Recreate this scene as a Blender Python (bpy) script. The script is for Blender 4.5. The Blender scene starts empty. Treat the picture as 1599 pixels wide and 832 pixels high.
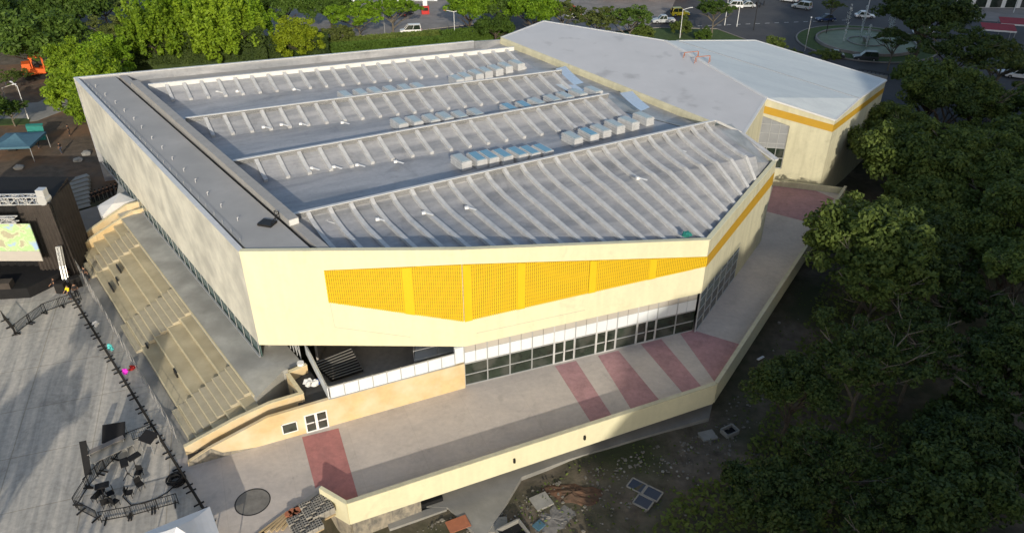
import bpy, bmesh, math, random
import numpy as np
from mathutils import Vector, Matrix
R = math.radians
C = bpy.context.scene.collection
# ------------------------------------------------------------------ camera, sky, sun, exposure
CAM_H, PITCH, FPX = 45.0, R(31.8), 1200.0
cam = bpy.data.cameras.new('camera'); camo = bpy.data.objects.new('camera', cam); C.objects.link(camo)
cam.sensor_width = 36.0; cam.lens = FPX / 1599 * 36; cam.clip_end = 6000; cam.clip_start = 0.5
camo.location = (0, 0, CAM_H); camo.rotation_euler = (R(90) - PITCH, 0, 0)
bpy.context.scene.camera = camo
w = bpy.data.worlds.new('World'); bpy.context.scene.world = w; w.use_nodes = True
SUN_DIR = Vector((0.17, -0.985, 0.335)).normalized()      # towards the sun: low, behind the camera
SUN_EL = math.asin(SUN_DIR.z)
nt = w.node_tree; sk = nt.nodes.new('ShaderNodeTexSky'); sk.sky_type = 'NISHITA'; sk.sun_disc = False
sk.sun_elevation = SUN_EL; sk.sun_rotation = math.atan2(SUN_DIR.x, SUN_DIR.y)
sk.air_density = 1.0; sk.dust_density = 1.6; sk.ozone_density = 1.0
bg = nt.nodes['Background']; nt.links.new(sk.outputs[0], bg.inputs[0]); bg.inputs[1].default_value = 0.15
sl = bpy.data.lights.new('sun', 'SUN'); sl.energy = 3.3; sl.angle = R(0.6); sl.color = (1.0, 0.91, 0.77)
so = bpy.data.objects.new('sun', sl); C.objects.link(so); so.location = (30, -80, 90)
so.rotation_euler = SUN_DIR.to_track_quat('Z', 'Y').to_euler()
vs = bpy.context.scene.view_settings
vs.view_transform = 'Standard'; vs.look = 'None'; vs.exposure = 0.12; vs.gamma = 1.0; vs.use_curve_mapping = False
# ------------------------------------------------------------------ geometry helpers
_s, _c = math.sin(PITCH), math.cos(PITCH)
def at(x, y, z=0.0):
    u = (x - 800) / FPX; v = (y - 416) / FPX; d = (CAM_H - z) / (_s + v * _c)
    return Vector((u * d, d * (_c - v * _s), z))
def zat(x, y, Y):
    u = (x - 800) / FPX; v = (y - 416) / FPX; d = Y / (_c - v * _s)
    return Vector((u * d, Y, CAM_H - d * (_s + v * _c)))
V = Vector
def lerp(a, b, t): return a + (b - a) * t
class MB:
    """collects boxes, bars, prisms and faces into ONE mesh"""
    def __init__(s): s.v = []; s.f = []; s.m = []
    def add(s, vs, fs, mi=0):
        o = len(s.v); s.v += [tuple(p) for p in vs]; s.f += [tuple(i + o for i in f) for f in fs]; s.m += [mi] * len(fs); return s
    def box(s, c, size, rz=0.0, mi=0, top=1.0):
        hx, hy, hz = size[0] / 2, size[1] / 2, size[2] / 2; cs, sn = math.cos(rz), math.sin(rz); vs = []
        for z in (-1, 1):
            k = top if z > 0 else 1.0
            for x, y in ((-1, -1), (1, -1), (1, 1), (-1, 1)):
                px, py = x * hx * k, y * hy * k
                vs.append((c[0] + px * cs - py * sn, c[1] + px * sn + py * cs, c[2] + z * hz))
        return s.add(vs, [(0, 3, 2, 1), (4, 5, 6, 7), (0, 1, 5, 4), (1, 2, 6, 5), (2, 3, 7, 6), (3, 0, 4, 7)], mi)
    def bar(s, a, b, w_, h_=None, mi=0):
        a, b = V(a), V(b); h_ = h_ or w_; d = (b - a)
        if d.length < 1e-6: return s
        d.normalize(); up = V((0, 0, 1)) if abs(d.z) < 0.95 else V((0, 1, 0))
        x = d.cross(up).normalized(); y = x.cross(d).normalized(); vs = []
        for p in (a, b):
            for i, j in ((-1, -1), (1, -1), (1, 1), (-1, 1)): vs.append(p + x * i * w_ / 2 + y * j * h_ / 2)
        return s.add(vs, [(0, 3, 2, 1), (4, 5, 6, 7), (0, 1, 5, 4), (1, 2, 6, 5), (2, 3, 7, 6), (3, 0, 4, 7)], mi)
    def tube(s, a, b, r1, r2=None, n=8, mi=0):
        a, b = V(a), V(b); r2 = r1 if r2 is None else r2; d = (b - a).normalized()
        up = V((0, 0, 1)) if abs(d.z) < 0.95 else V((0, 1, 0)); x = d.cross(up).normalized(); y = x.cross(d).normalized(); vs = []
        for p, r in ((a, r1), (b, r2)):
            for k in range(n):
                t = 2 * math.pi * k / n; vs.append(p + (x * math.cos(t) + y * math.sin(t)) * r)
        fs = [(k, (k + 1) % n, n + (k + 1) % n, n + k) for k in range(n)] + [tuple(range(n))[::-1], tuple(range(n, 2 * n))]
        return s.add(vs, fs, mi)
    def prism(s, pts, vec, mi=0):
        n = len(pts); vec = V(vec); vs = [V(p) for p in pts] + [V(p) + vec for p in pts]
        fs = [tuple(range(n))[::-1], tuple(range(n, 2 * n))] + [(k, (k + 1) % n, n + (k + 1) % n, n + k) for k in range(n)]
        return s.add(vs, fs, mi)
    def build(s, name, mat, parent=None, smooth=False, bevel=0.0):
        me = bpy.data.meshes.new(name); me.from_pydata(s.v, [], s.f)
        mats = mat if isinstance(mat, (list, tuple)) else [mat]
        for m in mats: me.materials.append(m)
        if len(mats) > 1: me.polygons.foreach_set('material_index', s.m)
        if smooth: me.polygons.foreach_set('use_smooth', [True] * len(s.f))
        me.update()
        bm = bmesh.new(); bm.from_mesh(me); bmesh.ops.recalc_face_normals(bm, faces=bm.faces)
        if bevel: bmesh.ops.bevel(bm, geom=[e for e in bm.edges], offset=bevel, segments=1, affect='EDGES')
        bm.to_mesh(me); bm.free()
        o = bpy.data.objects.new(name, me); C.objects.link(o)
        if parent: o.parent = parent
        return o
def tag(o, label=None, cat=None, group=None, kind=None):
    for k, v in (('label', label), ('category', cat), ('group', group), ('kind', kind)):
        if v: o[k] = v
    return o
def empty(name, loc=(0, 0, 0), rz=0.0, label=None, cat=None, group=None):
    o = bpy.data.objects.new(name, None); C.objects.link(o); o.location = loc; o.rotation_euler = (0, 0, rz); o.empty_display_size = 0.3
    return tag(o, label, cat, group)
def copy_tree(o, loc=None, rz=None, label=None, parent=None):
    c = o.copy(); C.objects.link(c)
    if parent is not None: c.parent = parent
    if loc is not None: c.location = loc
    if rz is not None: c.rotation_euler = (0, 0, rz)
    if label: c['label'] = label
    for ch in o.children:
        d = ch.copy(); C.objects.link(d); d.parent = c
        for g in ch.children:
            e = g.copy(); C.objects.link(e); e.parent = d
    return c
# ------------------------------------------------------------------ materials
def mat(name, col, rough=0.8, var=0.15, scale=0.6, bump=0.0, bscale=8.0, metal=0.0, col2=None, thr=(0.35, 0.7), scale2=None, spec=0.3):
    m = bpy.data.materials.new(name); m.use_nodes = True; n = m.node_tree.nodes; l = m.node_tree.links; b = n['Principled BSDF']
    b.inputs['Roughness'].default_value = rough; b.inputs['Metallic'].default_value = metal; b.inputs['Specular IOR Level'].default_value = spec
    g = n.new('ShaderNodeNewGeometry'); mp = n.new('ShaderNodeMapping'); l.new(g.outputs['Position'], mp.inputs[0])
    nz = n.new('ShaderNodeTexNoise'); nz.inputs['Scale'].default_value = scale; nz.inputs['Detail'].default_value = 8; nz.inputs['Roughness'].default_value = 0.65
    l.new(mp.outputs[0], nz.inputs['Vector'])
    r = n.new('ShaderNodeValToRGB'); l.new(nz.outputs['Fac'], r.inputs[0])
    c1 = [c * (1 - var) for c in col]; c2 = [min(1, c * (1 + var)) for c in (col)]
    r.color_ramp.elements[0].position = 0.3; r.color_ramp.elements[0].color = (*c1, 1); r.color_ramp.elements[1].position = 0.7; r.color_ramp.elements[1].color = (*c2, 1)
    out = r.outputs[0]
    if col2:
        n2 = n.new('ShaderNodeTexNoise'); n2.inputs['Scale'].default_value = scale2 or scale * 0.35; n2.inputs['Detail'].default_value = 6; l.new(mp.outputs[0], n2.inputs['Vector'])
        r2 = n.new('ShaderNodeValToRGB'); r2.color_ramp.elements[0].position = thr[0]; r2.color_ramp.elements[1].position = thr[1]; l.new(n2.outputs['Fac'], r2.inputs[0])
        mx = n.new('ShaderNodeMixRGB'); l.new(r2.outputs[0], mx.inputs[0]); l.new(out, mx.inputs[1]); mx.inputs[2].default_value = (*col2, 1); out = mx.outputs[0]
    l.new(out, b.inputs['Base Color'])
    if bump:
        n3 = n.new('ShaderNodeTexNoise'); n3.inputs['Scale'].default_value = bscale; n3.inputs['Detail'].default_value = 6; l.new(mp.outputs[0], n3.inputs['Vector'])
        bp = n.new('ShaderNodeBump'); bp.inputs['Strength'].default_value = bump; bp.inputs['Distance'].default_value = 0.05; l.new(n3.outputs['Fac'], bp.inputs['Height']); l.new(bp.outputs[0], b.inputs['Normal'])
    m['out'] = 1
    return m
def streak_mat(name, col, col2, rot, sx, sy, thr=(0.4, 0.65), rough=0.85, fine=0.12, lines=None, lcol=None, spec=0.3, sz=1, stain=None):
    """surface with long streaks in one direction (trowel marks, stains, cast board marks) and optional joints"""
    m = bpy.data.materials.new(name); m.use_nodes = True; n = m.node_tree.nodes; l = m.node_tree.links; b = n['Principled BSDF']
    b.inputs['Roughness'].default_value = rough; b.inputs['Specular IOR Level'].default_value = spec
    g = n.new('ShaderNodeNewGeometry'); mp = n.new('ShaderNodeMapping'); mp.vector_type = 'POINT'; mp.inputs['Rotation'].default_value = rot; l.new(g.outputs['Position'], mp.inputs[0])
    sc = n.new('ShaderNodeMapping'); sc.inputs['Scale'].default_value = (sx, sy, sz); l.new(mp.outputs[0], sc.inputs[0])
    nz = n.new('ShaderNodeTexNoise'); nz.inputs['Scale'].default_value = 1; nz.inputs['Detail'].default_value = 7; nz.inputs['Roughness'].default_value = 0.6; nz.inputs['Distortion'].default_value = 0.6; l.new(sc.outputs[0], nz.inputs['Vector'])
    r = n.new('ShaderNodeValToRGB'); l.new(nz.outputs['Fac'], r.inputs[0]); r.color_ramp.elements[0].position = thr[0]; r.color_ramp.elements[0].color = (*col, 1); r.color_ramp.elements[1].position = thr[1]; r.color_ramp.elements[1].color = (*col2, 1)
    f = n.new('ShaderNodeTexNoise'); f.inputs['Scale'].default_value = 2.2; f.inputs['Detail'].default_value = 10; f.inputs['Roughness'].default_value = 0.7; l.new(g.outputs['Position'], f.inputs['Vector'])
    mr = n.new('ShaderNodeMapRange'); mr.inputs[1].default_value = 0.3; mr.inputs[2].default_value = 0.7; mr.inputs[3].default_value = 1 - fine; mr.inputs[4].default_value = 1 + fine; l.new(f.outputs['Fac'], mr.inputs[0])
    mx = n.new('ShaderNodeMixRGB'); mx.blend_type = 'MULTIPLY'; mx.inputs[0].default_value = 1; l.new(r.outputs[0], mx.inputs[1]); l.new(mr.outputs[0], mx.inputs[2]); out = mx.outputs[0]
    if stain:
        s1 = n.new('ShaderNodeTexNoise'); s1.inputs['Scale'].default_value = stain[0]; s1.inputs['Detail'].default_value = 6; s1.inputs['Roughness'].default_value = 0.7; s1.inputs['Distortion'].default_value = 1.0; l.new(g.outputs['Position'], s1.inputs['Vector'])
        s2 = n.new('ShaderNodeMapRange'); s2.inputs[1].default_value = stain[1]; s2.inputs[2].default_value = stain[1] + 0.12; s2.inputs[3].default_value = 1; s2.inputs[4].default_value = stain[2]; l.new(s1.outputs['Fac'], s2.inputs[0])
        m3 = n.new('ShaderNodeMixRGB'); m3.blend_type = 'MULTIPLY'; m3.inputs[0].default_value = 1; l.new(out, m3.inputs[1]); l.new(s2.outputs[0], m3.inputs[2]); out = m3.outputs[0]
    if lines:
        br = n.new('ShaderNodeTexBrick'); br.offset = 0; br.inputs['Scale'].default_value = 1; br.inputs['Brick Width'].default_value = lines[0]; br.inputs['Row Height'].default_value = lines[1]
        br.inputs['Mortar Size'].default_value = lines[2]; br.inputs['Mortar Smooth'].default_value = 0.3; br.inputs['Color1'].default_value = (1, 1, 1, 1); br.inputs['Color2'].default_value = (0.93, 0.93, 0.93, 1); br.inputs['Mortar'].default_value = (*(lcol or (0.6, 0.6, 0.6)), 1)
        l.new(mp.outputs[0], br.inputs['Vector']); m2 = n.new('ShaderNodeMixRGB'); m2.blend_type = 'MULTIPLY'; m2.inputs[0].default_value = 1; l.new(out, m2.inputs[1]); l.new(br.outputs['Color'], m2.inputs[2]); out = m2.outputs[0]
    l.new(out, b.inputs['Base Color'])
    bp = n.new('ShaderNodeBump'); bp.inputs['Strength'].default_value = 0.25; bp.inputs['Distance'].default_value = 0.03; l.new(f.outputs['Fac'], bp.inputs['Height']); l.new(bp.outputs[0], b.inputs['Normal'])
    return m
def leaf_mat(name, c1, c2, transl=0.35):
    m = bpy.data.materials.new(name); m.use_nodes = True; n = m.node_tree.nodes; l = m.node_tree.links; b = n['Principled BSDF']; out = n['Material Output']
    b.inputs['Roughness'].default_value = 0.6; b.inputs['Specular IOR Level'].default_value = 0.25
    g = n.new('ShaderNodeNewGeometry'); nz = n.new('ShaderNodeTexNoise'); nz.inputs['Scale'].default_value = 0.45; nz.inputs['Detail'].default_value = 5; l.new(g.outputs['Position'], nz.inputs['Vector'])
    oi = n.new('ShaderNodeObjectInfo'); ad = n.new('ShaderNodeMath'); ad.operation = 'MULTIPLY_ADD'; l.new(oi.outputs['Random'], ad.inputs[0]); ad.inputs[1].default_value = 0.3; l.new(nz.outputs['Fac'], ad.inputs[2])
    a2 = n.new('ShaderNodeMath'); a2.operation = 'MULTIPLY_ADD'; l.new(g.outputs['Random Per Island'], a2.inputs[0]); a2.inputs[1].default_value = 0.35; l.new(ad.outputs[0], a2.inputs[2])
    r = n.new('ShaderNodeValToRGB'); l.new(a2.outputs[0], r.inputs[0]); r.color_ramp.elements[0].position = 0.45; r.color_ramp.elements[0].color = (*c1, 1); r.color_ramp.elements[1].position = 1.1 if False else 1.0; r.color_ramp.elements[1].color = (*c2, 1)
    l.new(r.outputs[0], b.inputs['Base Color'])
    tr = n.new('ShaderNodeBsdfTranslucent'); l.new(r.outputs[0], tr.inputs[0]); mx = n.new('ShaderNodeMixShader'); mx.inputs[0].default_value = transl
    l.new(b.outputs[0], mx.inputs[1]); l.new(tr.outputs[0], mx.inputs[2]); l.new(mx.outputs[0], out.inputs[0])
    return m
def glass_mat(name, col=(0.02, 0.03, 0.028), rough=0.06):
    m = bpy.data.materials.new(name); m.use_nodes = True; b = m.node_tree.nodes['Principled BSDF']; b.inputs['Base Color'].default_value = (*col, 1); b.inputs['Roughness'].default_value = rough; b.inputs['Specular IOR Level'].default_value = 0.6
    return m
ang = math.atan2(42.7, -33.7)                    # direction of the west wall in plan
M = {}
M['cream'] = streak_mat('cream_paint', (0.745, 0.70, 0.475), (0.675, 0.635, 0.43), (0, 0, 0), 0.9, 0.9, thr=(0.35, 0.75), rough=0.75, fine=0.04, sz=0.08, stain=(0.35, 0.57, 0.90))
M['cream_dim'] = streak_mat('cream_paint_dimmed', (0.56, 0.53, 0.37), (0.47, 0.445, 0.31), (0, 0, 0), 0.9, 0.9, rough=0.8, fine=0.05, sz=0.12, stain=(0.4, 0.55, 0.88))  # darker copy of the cream; dimmer light on the right is in the colour
M['plaster'] = mat('stained_plaster', (0.74, 0.71, 0.60), 0.9, 0.10, 0.9, 0.3, 5, col2=(0.52, 0.50, 0.43), thr=(0.42, 0.68), scale2=0.35)
M['orange_plaster'] = mat('bare_ochre_plaster', (0.60, 0.45, 0.24), 0.9, 0.12, 0.8, 0.2, 6, col2=(0.66, 0.56, 0.38), thr=(0.4, 0.7), scale2=0.5)
M['ochre'] = mat('ochre_paint', (0.46, 0.27, 0.025), 0.6, 0.05, 1.0)
M['yellow'] = mat('yellow_slat_paint', (0.74, 0.49, 0.016), 0.5, 0.04, 1.0)
M['yellow_back'] = mat('yellow_backing', (0.42, 0.28, 0.03), 0.6, 0.05, 1.0)
M['roof'] = streak_mat('grey_roof_membrane', (0.375, 0.375, 0.38), (0.235, 0.245, 0.26), (0, 0, -R(25)), 0.10, 0.5, rough=0.38, fine=0.12, spec=0.6, stain=(0.22, 0.54, 0.78))
M['roof_slab'] = mat('dark_grey_roof_slab', (0.41, 0.40, 0.38), 0.8, 0.08, 0.5, 0.15, 5, col2=(0.34, 0.335, 0.32), scale2=0.15)
M['walk'] = mat('worn_grey_walkway', (0.40, 0.395, 0.36), 0.85, 0.15, 0.9, 0.2, 6, col2=(0.27, 0.265, 0.24), thr=(0.45, 0.65), scale2=0.22)
M['beam'] = mat('grey_concrete_upstand', (0.36, 0.35, 0.33), 0.9, 0.1, 1.2, 0.2, 8)
M['rib'] = mat('pale_roof_rib', (0.52, 0.52, 0.51), 0.38, 0.16, 1.5, spec=0.5)
M['fascia'] = mat('pale_ridge_flashing', (0.64, 0.635, 0.61), 0.40, 0.08, 1.5, spec=0.5)
M['annex_roof'] = mat('grey_lilac_roof_coating', (0.56, 0.55, 0.54), 0.45, 0.05, 0.25, col2=(0.42, 0.41, 0.40), thr=(0.60, 0.74), scale2=0.30, spec=0.4)
M['annex_light'] = streak_mat('pale_blue_grey_roof_sheet', (0.56, 0.60, 0.60), (0.50, 0.54, 0.55), (0, 0, R(20)), 0.05, 0.6, rough=0.45, fine=0.04)
M['deck'] = streak_mat('warm_grey_concrete_paving', (0.56, 0.505, 0.45), (0.48, 0.435, 0.395), (0, 0, -R(22)), 0.25, 0.35, rough=0.85, fine=0.09, stain=(0.45, 0.57, 0.86), lines=(5.0, 7.0, 0.03), lcol=(0.9, 0.89, 0.88))
M['stripe'] = streak_mat('dull_red_paving', (0.46, 0.20, 0.185), (0.37, 0.17, 0.16), (0, 0, 0), 0.6, 0.6, rough=0.85, fine=0.15, stain=(0.8, 0.55, 0.85))
M['stripe_mauve'] = streak_mat('mauve_paving', (0.44, 0.255, 0.26), (0.36, 0.215, 0.22), (0, 0, 0), 0.6, 0.6, rough=0.85, fine=0.15, stain=(0.8, 0.55, 0.85))  # less red, greyer tone for the bands to the right
M['plaza'] = streak_mat('stained_plaza_concrete', (0.55, 0.51, 0.44), (0.37, 0.355, 0.32), (0, 0, -ang + R(20)), 0.06, 1.1, thr=(0.40, 0.62), rough=0.8, fine=0.2, stain=(0.16, 0.56, 0.74), lines=(6.0, 6.0, 0.05), lcol=(0.72, 0.70, 0.66))
M['concrete'] = mat('grey_concrete', (0.30, 0.29, 0.26), 0.85, 0.18, 0.8, 0.25, 5, col2=(0.22, 0.215, 0.195), scale2=0.3)
M['concrete_d'] = streak_mat('stained_retaining_concrete', (0.34, 0.30, 0.23), (0.16, 0.15, 0.13), (0, 0, 0), 2.2, 2.2, rough=0.9, fine=0.2)
M['terrace'] = mat('sandy_terrace_concrete', (0.48, 0.42, 0.28), 0.9, 0.1, 1.0, 0.15, 7, col2=(0.36, 0.31, 0.20), scale2=0.4)
M['dull_glazing'] = mat('dull_grey_glazing', (0.27, 0.28, 0.29), 0.3, 0.1, 0.8)
M['rubble'] = mat('dusty_rubble', (0.20, 0.185, 0.155), 0.95, 0.4, 2.5)
M['stair'] = mat('grey_beige_stair_concrete', (0.43, 0.385, 0.28), 0.9, 0.12, 1.0)
M['nosing'] = mat('cream_step_edge', (0.60, 0.53, 0.35), 0.8, 0.12, 3)
M['asphalt'] = mat('asphalt', (0.060, 0.060, 0.064), 0.85, 0.15, 0.8, 0.2, 20, col2=(0.085, 0.083, 0.082), scale2=0.12)
M['pavement'] = mat('pale_pavement', (0.27, 0.25, 0.23), 0.85, 0.15, 0.9, 0.1, 10, col2=(0.2, 0.185, 0.17))
M['dirt'] = mat('bare_brown_soil', (0.12, 0.092, 0.066), 0.95, 0.35, 0.9, 0.6, 6, col2=(0.24, 0.13, 0.065), thr=(0.45, 0.68), scale2=0.13)
M['ground'] = mat('rough_ground', (0.14, 0.115, 0.085), 0.95, 0.45, 0.8, 0.9, 4, col2=(0.055, 0.062, 0.028), thr=(0.42, 0.62), scale2=0.11)
M['grass'] = mat('grass', (0.055, 0.09, 0.022), 0.9, 0.35, 1.4, 0.5, 12)
M['white'] = mat('white_paint', (0.78, 0.78, 0.76), 0.5, 0.04, 2)
M['white_panel'] = mat('white_cladding_panel', (0.72, 0.75, 0.76), 0.35, 0.04, 0.7)
M['grey_panel'] = mat('grey_beige_fascia_panel', (0.46, 0.43, 0.38), 0.5, 0.05, 0.7)
M['alu'] = mat('aluminium_frame', (0.42, 0.43, 0.43), 0.4, 0.05, 3, metal=0.3)
M['truss'] = mat('bright_truss_metal', (0.62, 0.62, 0.60), 0.35, 0.05, 3, metal=0.4)
M['glass'] = mat('dark_glass', (0.022, 0.032, 0.022), 0.07, 0.6, 0.7, col2=(0.06, 0.065, 0.055), thr=(0.5, 0.62), scale2=0.5, spec=0.6)
M['glass_green'] = glass_mat('green_glass', (0.08, 0.13, 0.12), 0.1)
M['glass_sky'] = glass_mat('skylight_plastic', (0.40, 0.47, 0.47), 0.25)
M['glass_blue'] = glass_mat('blue_skylight_plastic', (0.16, 0.34, 0.45), 0.2)
M['black'] = mat('black_cloth', (0.012, 0.012, 0.013), 0.85, 0.2, 2)
M['black_m'] = mat('black_metal', (0.018, 0.017, 0.016), 0.5, 0.2, 4)
M['dark_floor'] = mat('dark_grey_floor', (0.06, 0.06, 0.06), 0.8, 0.15, 1)
M['drape'] = mat('dusty_black_drape', (0.055, 0.046, 0.040), 0.95, 0.2, 1.2)
M['foil'] = mat('silver_blue_foil_sheet', (0.62, 0.70, 0.76), 0.25, 0.1, 4, metal=0.4)
M['wood'] = mat('raw_timber', (0.48, 0.36, 0.20), 0.8, 0.2, 2)
M['pale_wood'] = mat('pale_grey_boards', (0.42, 0.39, 0.34), 0.8, 0.15, 2)
M['block'] = mat('cement_block', (0.32, 0.30, 0.26), 0.9, 0.15, 3)
M['bark'] = mat('pale_bark', (0.15, 0.13, 0.10), 0.9, 0.2, 4)
M['barkd'] = mat('dark_bark', (0.10, 0.08, 0.06), 0.9, 0.2, 4)
M['terracotta'] = mat('terracotta', (0.40, 0.15, 0.08), 0.8, 0.1, 3)
M['orange'] = mat('orange_paint', (0.75, 0.14, 0.03), 0.5, 0.05, 3)
M['red'] = mat('red_paint', (0.50, 0.035, 0.03), 0.5, 0.1, 3)
M['awning'] = mat('dull_red_awning', (0.28, 0.05, 0.06), .8, .15, 1)
M['teal'] = mat('teal_fabric', (0.025, 0.20, 0.17), 0.8, 0.1, 3)
M['blue_tarp'] = mat('faded_blue_tarp', (0.07, 0.15, 0.20), 0.7, 0.1, 2)
M['tent'] = mat('white_tent_fabric', (0.80, 0.80, 0.80), 0.7, 0.03, 2)
M['skin'] = mat('skin', (0.34, 0.19, 0.12), 0.6, 0.05, 5)
M['hair'] = mat('dark_hair', (0.015, 0.012, 0.010), 0.6, 0.1, 5)
M['y_shirt'] = mat('yellow_cloth', (0.85, 0.70, 0.02), 0.8, 0.05, 5)
M['d_shirt'] = mat('black_shirt_cloth', (0.02, 0.02, 0.022), 0.8, 0.1, 5)
M['w_shirt'] = mat('white_shirt_cloth', (0.7, 0.7, 0.68), 0.8, 0.1, 5)
M['r_shirt'] = mat('dull_red_cloth', (0.35, 0.06, 0.05), 0.8, 0.1, 5)
M['jeans'] = mat('dark_denim', (0.05, 0.06, 0.085), 0.8, 0.1, 5)
M['magenta'] = mat('magenta_cloth', (0.75, 0.04, 0.60), 0.8, 0.05, 5)
M['cyan'] = mat('cyan_cloth', (0.12, 0.60, 0.58), 0.8, 0.05, 5)
M['tyre'] = mat('tyre_rubber', (0.015, 0.015, 0.015), 0.9, 0.1, 5)
M['chrome'] = mat('wheel_alloy', (0.45, 0.45, 0.46), 0.3, 0.05, 5, metal=0.7)
M['lamp_glass'] = glass_mat('headlamp_glass', (0.6, 0.6, 0.58), 0.1)
M['pool'] = mat('fountain_water', (0.13, 0.16, 0.085), 0.45, .3, .5, spec=.15)
M['spray'] = mat('water_spray', (0.75, 0.78, 0.80), 0.6, 0.02, 5)
M['L_dark'] = leaf_mat('dark_leaves', (0.055, 0.088, 0.018), (0.15, 0.20, 0.042), 0.34)
M['L_deep'] = leaf_mat('shade_darkened_leaves', (0.024, 0.046, 0.012), (0.075, 0.110, 0.024), 0.28)  # darker copy of the leaf green, shade put into the colour
M['L_mid'] = leaf_mat('mid_green_leaves', (0.035, 0.070, 0.012), (0.10, 0.17, 0.025), 0.35)
M['L_lime'] = leaf_mat('lime_leaves', (0.105, 0.19, 0.013), (0.26, 0.38, 0.024), 0.4)
M['L_green'] = leaf_mat('fresh_green_leaves', (0.09, 0.18, 0.012), (0.22, 0.36, 0.020), 0.42)
M['L_yellow'] = leaf_mat('yellow_green_leaves', (0.17, 0.23, 0.012), (0.31, 0.38, 0.02), 0.42)
M['L_olive'] = leaf_mat('olive_leaves', (0.060, 0.085, 0.022), (0.15, 0.18, 0.04), 0.35)
M['shade_hill'] = mat('shade_hill_cover', (0.04, 0.06, 0.02), 0.95, 0.3, 0.1)
# ------------------------------------------------------------------ ground, plaza, deck, streets
def smooth(a, b, x):
    t = min(1, max(0, (x - a) / (b - a))); return t * t * (3 - 2 * t)
rnd = random.Random(5)
def gz(x, y):
    low = smooth(-14.3, -12.9, x) * (1 - smooth(105, 140, y))
    bump = 0.22 * math.sin(x * 0.31 + y * 0.17) * math.sin(y * 0.23 - x * 0.11) + 0.10 * math.sin(x * 1.1 + 2 * math.sin(y * 0.7))
    return -0.2 - low * 2.6 + bump * low
SD = V((0.785, 0.62, 0)).normalized(); UD = V((-0.62, 0.785, 0)).normalized()
def su(s_, u_, z=0.0): return SD * s_ + UD * u_ + V((0, 0, z))
def struct(name, mb, m): return tag(mb.build(name, m), kind='structure')
def ground():
    xs = sorted(set([-3000, -1200, -500, -250] + [x for x in range(-180, 181, 3)] + [-14.3, -13.9, -13.5, -13.2, -12.9] + [250, 500, 1200, 3000]))
    ys = [-3000, -1200, -500, -250, -120] + [y for y in range(-60, 231, 3)] + [300, 600, 1500, 4000]
    vs = [(x, y, gz(x, y)) for y in ys for x in xs]; nx = len(xs)
    fs = [(j * nx + i, j * nx + i + 1, (j + 1) * nx + i + 1, (j + 1) * nx + i) for j in range(len(ys) - 1) for i in range(nx - 1)]
    o = struct('ground', MB().add(vs, fs), M['ground'])
    o.data.polygons.foreach_set('use_smooth', [True] * len(fs))
ground()
def sheet(name, pts, z, m, th=0.12):
    return struct(name, MB().prism([(p[0], p[1], z) for p in pts], (0, 0, -th)), m)
plaza_pts = [su(6.1, 10), su(6.1, 50.4), su(8.2, 50.4), su(8.2, 95), su(-110, 95), su(-110, 10)]
sheet('plaza', plaza_pts, 0.0, M['plaza'], 0.3)
DK = [(-26.55, 43.6), (-4.1, 53.0), (17.2, 61.5), (23.5, 70.4), (28.5, 78.6), (32.6, 95.0), (41.6, 93.4), (43.1, 90.3), (17.7, 51.7), (-12.2, 39.0), (-14.3, 39.7), (-13.7, 36.0), (-13.6, 26.8), (-19.9, 34.8)]
deck = sheet('deck', DK, 0.004, M['deck'], 0.9)
# painted bands of the deck, butted by their own outline a few millimetres up
def band(pxs, m, name='paving_band'):
    return struct(name, MB().prism([at(x, y, 0.009) for x, y in pxs], (0, 0, -0.004)), m)
band([(472, 682), (529, 668), (562, 783), (536, 791), (500, 757), (493, 762)], M['stripe'])
band([(867, 571), (900, 563), (961, 656), (927, 665)], M['stripe_mauve'])
band([(934, 555), (966, 547), (1034, 629), (988, 642)], M['stripe_mauve'])
band([(1001, 537), (1033, 529), (1101, 609), (1070, 617)], M['stripe_mauve'])
band([(1062, 520), (1082, 515), (1155, 537), (1118, 598)], M['stripe_mauve'])
band([(1213, 272), (1303, 310), (1277, 351), (1197, 330)], M['stripe_mauve'])
# dark round stain where a fountain ring was cast
mh = MB(); c0 = at(395, 783, 0.008)
mh.prism([c0 + V((1.22 * math.cos(t), 1.22 * math.sin(t), 0)) for t in [k * math.pi / 20 for k in range(40)]], (0, 0, -0.004))
o = mh.build('manhole', mat('weathered_dark_concrete', (.20, .19, .17), .9, .25, 1.5)); tag(o, 'round grey concrete manhole cover in the paving left of the red band', 'manhole cover')
rg = MB()
for k in range(40):
    a, b_ = k * math.pi / 20, (k + 1) * math.pi / 20
    rg.prism([c0 + V((r * math.cos(t), r * math.sin(t), 0.012)) for r, t in ((1.22, a), (1.22, b_), (1.30, b_), (1.30, a))], (0, 0, -0.02))
rg.build('rim', M['black_m'], o)
# low concrete apron outside the parapet
sheet('concrete_apron', [at(x, y, -2.5) for x, y in [(660, 790), (700, 792), (742, 832), (728, 900), (748, 900), (762, 832), (815, 744), (890, 716), (1000, 683), (1108, 652), (1128, 560), (1000, 600), (690, 730)]], -2.5, M['concrete'], 0.5)
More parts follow.
